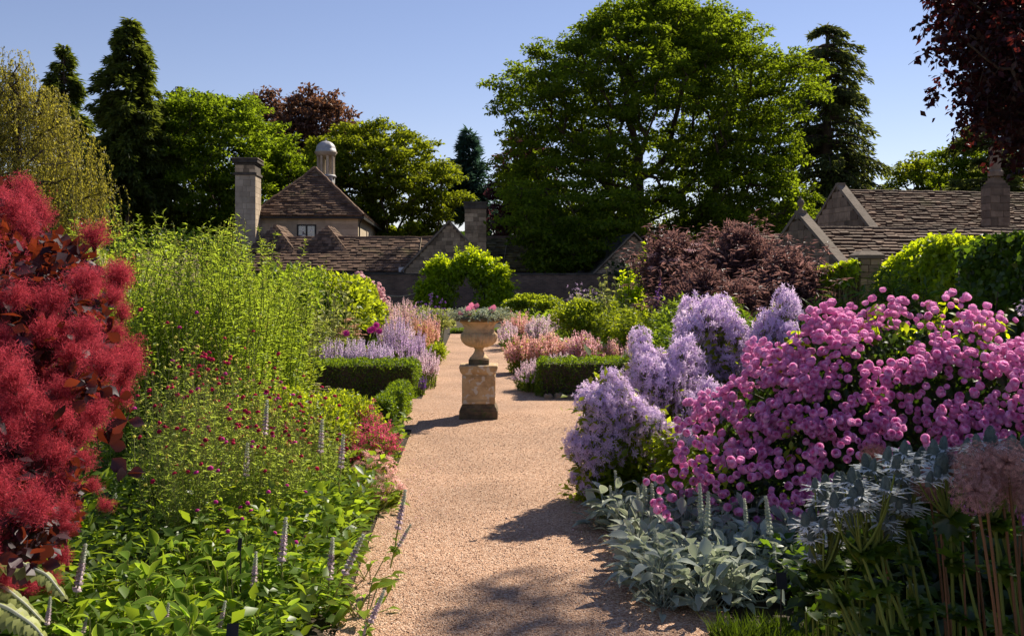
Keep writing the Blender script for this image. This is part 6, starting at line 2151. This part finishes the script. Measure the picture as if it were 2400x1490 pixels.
# ------------------------------------------------------------------ sea holly
def sea_holly():
    mb = MB()
    q = dome_t(9, 16, 1.0, .09, 3)
    V = q.V
    cone = MB(); cone.add(V * A(.42, .42, 1.35), [(q.F[0][0], 0)])
    k = 260
    o = rdir(k); o[:, 2] = np.abs(o[:, 2])
    cone.inst(TUFT, o * A(.42, .42, 1.32), frames(norm(np.cross(o, rdir(k))), o), .085, mat=0)
    cone_me = cone.mesh('cone', M['thistle'])
    bracts = []
    for v in range(3):
        mb = MB()
        for i in range(17):
            a = 2 * math.pi * i / 17 + rng.uniform(-.15, .15)
            pts, fs = [], []
            nn = 5
            ln = rng.uniform(1.1, 1.75)
            el = rng.uniform(-.05, .35)
            for j in range(nn + 1):
                f = j / nn
                w = (.095 * (1 - f) ** .6 + .01) * (2.1 if j % 2 else .6) * (1 if f < .95 else 0)
                z = ln * f * math.sin(el) - .25 * f * f
                pts += [(-w, ln * f * math.cos(el), z), (0, ln * f * math.cos(el), z - .05), (w, ln * f * math.cos(el), z)]
            for j in range(nn):
                b = j * 3
                fs += [(b, b + 1, b + 4, b + 3), (b + 1, b + 2, b + 5, b + 4)]
            ca, sa = math.cos(a), math.sin(a)
            mb.add(np.array(pts) @ np.array([[ca, sa, 0], [-sa, ca, 0], [0, 0, 1]]), [(np.array(fs), 0)])
        bracts.append(mb.mesh('bracts', M['thistle_bract']))
    lobed = MB()
    pts = [(0, 0, 0)]
    nn = 18
    for i in range(nn + 1):
        a = -2.5 + 5.0 * i / nn
        r = (.62 + .38 * math.cos(a * .75)) * (1 + (.22 if i % 2 else -.22))
        pts.append((r * math.sin(a) * .85, .25 + r * math.cos(a) * .75, .12 * math.cos(a * 3)))
    lobed.add(pts, [(np.array([[0, i + 2, i + 1] for i in range(nn)]), 0)])
    leaf_d = lobed.mesh('lobed_leaf', M['deep_leaf'])
    groups = (
        ('sea holly with the lowest silver bracts at the left of its group', 2060, 3.05, [(1932, 1210, 20), (1935, 1125, 18), (1930, 1150, 18), (1902, 1200, 17), (1922, 1165, 14), (1975, 1140, 19), (1975, 1120, 18), (1962, 1118, 14), (1892, 1245, 14), (1975, 1200, 19), (1930, 1220, 13)]),
        ('sea holly with many silver heads in front of the rose bush', 2090, 2.95, [(2000, 1160, 19), (2012, 1140, 18), (2040, 1120, 15), (2060, 1100, 18), (2068, 1200, 20), (2088, 1140, 18), (2095, 1118, 16), (2040, 1175, 14), (1996, 1110, 17), (2034, 1080, 15), (2100, 1080, 14), (2065, 1130, 14), (1955, 1168, 16)]),
        ('sea holly with tall heads below the salmon allium', 2140, 3.1, [(2120, 1160, 22), (2148, 1085, 20), (2160, 1062, 16), (2117, 1045, 14), (2130, 1055, 13), (2165, 1080, 14), (2108, 1070, 15), (2078, 1060, 14), (2032, 1078, 17), (2110, 1100, 16)]),
        ('sea holly with the tallest stem left of the brown alliums', 2230, 2.9, [(2205, 1075, 24), (2190, 1045, 16), (2255, 1055, 16), (2210, 1035, 14), (2282, 1060, 13), (2265, 1040, 13), (2180, 1060, 14)]),
        ('sea holly with blue green heads above the brown alliums', 2330, 2.75, [(2322, 1018, 22), (2315, 1040, 18), (2365, 1040, 22), (2375, 1055, 20), (2395, 1035, 18), (2345, 1045, 14), (2290, 1030, 14), (2398, 1070, 15), (2300, 1050, 12), (2325, 1195, 15)]))
    for lab, bx, d, hs in groups:
        base = A(XA(bx + 120, d), d + .05, 0)
        t = thing('sea_holly_plant', lab, 'plant', base, 'silver sea hollies in the right corner')
        hs = hs + [(q[0] + rng.uniform(-34, 34), q[1] + rng.uniform(4, 62), rng.uniform(10, 15)) for q in hs + hs[::2]]
        E = np.array([P(px, py + r * 1.1, d + rng.uniform(-.12, .12)) for px, py, r in hs])
        nst = max(2, len(hs) // 6)
        kk = MB()
        top = []
        for s in range(nst):
            sel = E[s::nst]
            j = sel.mean(0) - A(0, 0, .14 + .04 * rng.uniform())
            b = base + A(rng.uniform(-.12, .12), rng.uniform(-.1, .1), 0)
            kk.tubes(curves(b[None], (b + (j - b) * A(.35, .35, .6))[None], j[None], 7), np.linspace(.006, .0045, 7)[None], 6)
            for e in sel:
                kk.tubes(curves(j[None], ((j + e) / 2 + (e - j) * A(.25, .25, -.1))[None], e[None], 5), np.linspace(.0036, .0026, 5)[None], 5)
            top.append((b, j))
        kk.build('stems', M['stem'], t)
        for e, (px, py, r) in zip(E, hs):
            up = norm(A((px - bx) / 900., -.12, 1) + N(.1, 3))
            Rm = frames(np.cross(up, rdir(1)[0])[None], up[None])[0]
            s = (r + 2.5) * d / F * 1.75
            h = part('flower_head', cone_me, t, e, Rm, s * .78)
            br = bpy.data.objects.new('bracts', bracts[rng.integers(3)])
            COL.objects.link(br); br.parent = h
            k = rng.uniform(.95, 1.25)
            br.scale = (k, k, k)
        for b, j in top:
            for f in (.35, .55, .72, .88, 1.0, 1.0):
                q = b + (j - b) * f
                for _ in range(3):
                    a = norm(A(rng.normal(), rng.normal(), rng.uniform(-.3, .4)))
                    part('leaf', leaf_d, t, q, frames(a[None], norm(UPV * 1.0 + N(.3, 3))[None])[0], rng.uniform(.035, .06) * (1.4 if f < .6 else 1))
        for _ in range(14):
            a = norm(A(rng.normal(), rng.normal() - .4, rng.uniform(-.1, .5)))
            q = base + A(rng.uniform(-.3, .2), rng.uniform(-.25, .2), rng.uniform(.05, .45))
            part('leaf', leaf_d, t, q, frames(a[None], norm(UPV + N(.35, 3))[None])[0], rng.uniform(.04, .065))
    # leafy sea holly foliage low at the front
    t = thing('foliage_plant', 'low lobed green leaves at the foot of the sea hollies', 'plant', (XA(1980, 3.4), 3.4, 0))
    st = MB()
    for px, py in ((1925, 1380), (1950, 1400), (1985, 1390), (1900, 1440), (1960, 1450), (2010, 1420), (2040, 1460), (1990, 1350), (2060, 1400), (1940, 1420), (2090, 1440), (2020, 1370), (2120, 1380), (1975, 1470), (1930, 1465), (2080, 1350), (2150, 1430), (2200, 1450), (2260, 1420), (2330, 1460)):
        for _ in range(2):
            q = P(px + rng.uniform(-18, 18), py + rng.uniform(-18, 18), 3.3 + rng.uniform(-.15, .15))
            a = norm(A(rng.normal(-.3, .8), rng.normal(-.5, .6), rng.uniform(-.1, .5)))
            part('leaf', leaf_d, t, q, frames(a[None], norm(UPV + N(.4, 3))[None])[0], rng.uniform(.04, .065))
            st.tubes(np.array([[A(q[0] + .05, q[1] + .1, 0), q]]), .004, 4)
    st.build('stems', M['stem'], t)


sea_holly()
for px_, d_, lab_ in ((2110, 3.8, 'added dark leaves for shade behind the lowest sea holly heads'), (2170, 3.7, 'added dark leaves for shade behind the tallest sea holly stem'), (2330, 3.6, 'added dark leaves for shade behind the brown alliums at the right edge')):
    shrub('foliage_plant', lab_, 'plant', (XA(px_, d_), d_, .30), (.34, .28, .40), 3200, .07, 'dark_leaf', LEAF4, lr=.5)  # clumps added to darken the corner; their dark leaf colour stands in for shade


# ------------------------------------------------------------------ alliums gone to seed
def alliums():
    ball = []
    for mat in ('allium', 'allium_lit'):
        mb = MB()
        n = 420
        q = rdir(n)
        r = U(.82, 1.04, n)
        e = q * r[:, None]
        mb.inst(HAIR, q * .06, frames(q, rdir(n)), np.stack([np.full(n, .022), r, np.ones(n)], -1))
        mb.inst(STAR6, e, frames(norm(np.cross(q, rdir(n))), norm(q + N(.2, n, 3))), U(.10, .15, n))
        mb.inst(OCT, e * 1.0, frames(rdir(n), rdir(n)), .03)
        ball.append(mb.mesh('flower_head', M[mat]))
    for i, (px, py, r, d, bx, lab, lit) in enumerate((
            (2360, 1082, 62, 2.55, 2390, 'tall brownish allium seed ball, topmost of the right cluster', 0), (2298, 1092, 64, 2.6, 2345, 'brownish allium seed ball at the left top of the cluster', 0),
            (2285, 1150, 66, 2.55, 2350, 'large brownish allium seed ball, lowest at the left of the cluster', 0), (2345, 1135, 62, 2.7, 2375, 'brownish allium seed ball in the middle of the cluster', 0),
            (2405, 1140, 60, 2.6, 2420, 'brownish allium seed ball cut by the right edge', 0), (2255, 1085, 48, 2.9, 2300, 'smaller brownish allium seed ball half behind the cluster', 0),
            (2175, 1135, 46, 3.0, 2200, 'reddish allium seed ball among the sea hollies', 0), (2180, 1080, 40, 3.1, 2210, 'dim allium seed ball behind the tallest sea holly stem', 0),
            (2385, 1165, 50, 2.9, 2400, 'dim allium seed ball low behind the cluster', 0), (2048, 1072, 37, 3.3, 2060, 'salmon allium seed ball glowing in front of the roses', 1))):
        c = P(px, py, d)
        b = A(XA(bx + 60, d), d + .05, 0)
        t = thing('allium_plant', lab, 'plant', b, 'alliums gone to seed in the right corner')
        MB().tubes(curves(b[None], (b + (c - b) * A(.2, .2, .6))[None], c[None], 8), np.linspace(.0048, .0036, 8)[None], 6).build('stem', M['straw_stem'], t)
        part('flower_head', ball[lit], t, c, frames(rdir(1), rdir(1))[0], r * d / F * .90)


alliums()
for i in range(8):
    d = 2.9
    px = 2200 + i * 27
    b, e = P(px + 50, 1480, d), P(px, 1190 + 14 * (i % 3), d)
    b[2] = 0
    if i in (1, 4, 5, 6):
        continue
    t = thing('allium_stalk', ['leftmost bare straw coloured allium stalk below the seed balls', '', 'second bare allium stalk from the left below the seed balls', 'middle bare allium stalk below the largest seed ball', '', 'bare allium stalk right of the middle one', '', 'rightmost bare allium stalk by the edge'][i], 'plant', b, 'bare allium stalks')
    MB().tubes(np.stack([b, (b + e) / 2 + N(.01, 3), e])[None], .003, 5).build('stem', M['straw_stem'], t)


# ------------------------------------------------------------------ silver cardoon leaves at bottom left, plant labels, grass
def cardoon():
    t = thing('cardoon_plant', 'arching silver toothed cardoon leaves in the bottom left corner', 'plant', (-2.15, 3.85, 0))
    for pts, s in (([(-60, 1310, 3.7), (40, 1315, 3.65), (110, 1345, 3.6), (150, 1395, 3.55)], .8), ([(-50, 1400, 3.5), (20, 1425, 3.45), (80, 1465, 3.4), (130, 1530, 3.38)], .9), ([(-70, 1350, 3.9), (10, 1375, 3.8), (60, 1415, 3.75), (95, 1450, 3.7)], .8)):
        q = np.array([P(*p) for p in pts])
        mb = MB()
        k = 26
        tt = np.linspace(0, 1, k)
        cpts = np.stack([np.interp(tt, np.linspace(0, 1, 4), q[:, j]) for j in range(3)], -1)
        for _ in range(2):
            cpts[1:-1] = (cpts[:-2] + cpts[1:-1] * 2 + cpts[2:]) / 4
        tan = norm(np.gradient(cpts, axis=0))
        side = norm(np.cross(tan, UPV + np.zeros_like(tan)))
        mb.tubes(cpts[None], np.linspace(.009, .003, k)[None], 5, mat=1)
        nrm = np.cross(side, tan)
        for i in range(1, k):
            for sg in (-1, 1):
                ln = .115 * s * (1 - .75 * tt[i]) * (1 if i % 3 else .6)
                dv = norm(side[i] * sg + tan[i] * .55 - UPV * .35 + N(.08, 3))
                T_ = leaf_t(3, .40, .3, .1, .4)
                mb.inst(T_, cpts[i][None], frames(dv[None], (nrm[i] + N(.15, 3))[None]), np.array([ln]))
        mb.build('leaf', [M['pale_leaf'], M['silver_rim']], t)
    MB().tubes(np.stack([A(-2.15, 3.85, 0), P(-60, 1310, 3.7)])[None], .012, 5).build('stem', M['pale_stem'], t)


cardoon()


def plant_label(label, px, py, d, w, h, stake=.2, tilt=.35):
    c = P(px, py, d)
    t = thing('plant_label', label, 'plant label', (c[0], c[1], 0))
    Rm = np.array([[1, 0, 0], [0, math.cos(tilt), -math.sin(tilt)], [0, math.sin(tilt), math.cos(tilt)]]).T
    mb = MB(); mb.box((-w / 2, -.002, -h / 2), (w / 2, .002, h / 2), R=Rm, o=c); mb.build('plate', M['black_iron'], t, smooth=False)
    MB().tubes(np.stack([A(c[0], c[1] + .02, 0), c + A(0, .006, 0)])[None], .0035, 6).build('stake', M['black_iron'], t)


plant_label('small black plant label tilted among the silver lamb\'s ears', 1832, 1360, 4.3, .045, .07)
plant_label('small dark plant label at the bottom edge of the left bed', 545, 1476, 4.15, .05, .055)
plant_label('thin plant label on a tall stake in the left lamb\'s ears', 562, 1275, 4.9, .02, .06)
plant_label('dark plant label above the left box hedge', 727, 846, 14.05, .075, .05)

# petals dropped on the gravel below the flowers
n = 420
sd = rng.uniform(size=n) < .72
y = np.where(sd, U(5.2, 9.0, n), U(6.5, 9.5, n))
x = np.where(sd, path_x(y) + .92 - np.abs(N(.22, n)), path_x(y) - .92 + np.abs(N(.2, n)))
mb = MB()
mb.inst(leaf5(.42, .3, .12, .5), np.stack([x, y, np.full(n, .018)], -1), frames(rdir(n) * A(1, 1, .1), UPV + N(.25, n, 3)), U(.010, .02, n))
tag(mb.build('fallen_petals', M['soft_pink'], kind='stuff'), 'pale petals fallen on the gravel along both path edges', 'petals')
n = 9000
y = U(3.7, 4.75, n)
x = path_x(y) + .95 + U(0, 1.0, n) ** 1.2 * 1.3 + .12 * np.sin(y * 5)
b = np.stack([x, y, np.zeros(n)], -1)
hgt = U(.05, .16, n)
dv = norm(rdir(n) * A(.7, .7, 0) + UPV * 1.1)
mb = MB()
mb.inst(Tm([(-.04, 0, 0), (.04, 0, 0), (-.025, .5, .03), (.025, .5, .03), (0, 1, .22)], [[0, 1, 3], [0, 3, 2], [2, 3, 4]]), b, frames(dv, rdir(n)), hgt)
tag(mb.build('grass', M['grass_blade'], kind='stuff'), 'dark shaded grass at the bottom right beside the silver lamb\'s ears', 'grass')
for px, py, lab in ((1840, 1440, 'small leafy seedling in the middle of the dark grass'), (1790, 1460, 'small leafy seedling left of the middle one in the dark grass'), (1880, 1470, 'small leafy seedling at the right end of the dark grass'), (1700, 1420, 'small leafy seedling in the grass nearest the path'), (1850, 1400, 'small leafy seedling beside the middle one in dark grass')):
    d = 4.0
    g = A(XA(px, d), d + rng.uniform(-.1, .1), 0)
    patch('weed_plant', lab, 'plant', px, d, 40, .08, 1400, 8, None, 12, .06, LEAF4, 'mid_leaf', h=rng.uniform(.1, .2), group='leafy seedlings in the dark grass')
print('TRIS', sum(len(m.loops) - 2 * len(m.polygons) for m in bpy.data.meshes), 'OBJ', len(bpy.data.objects))
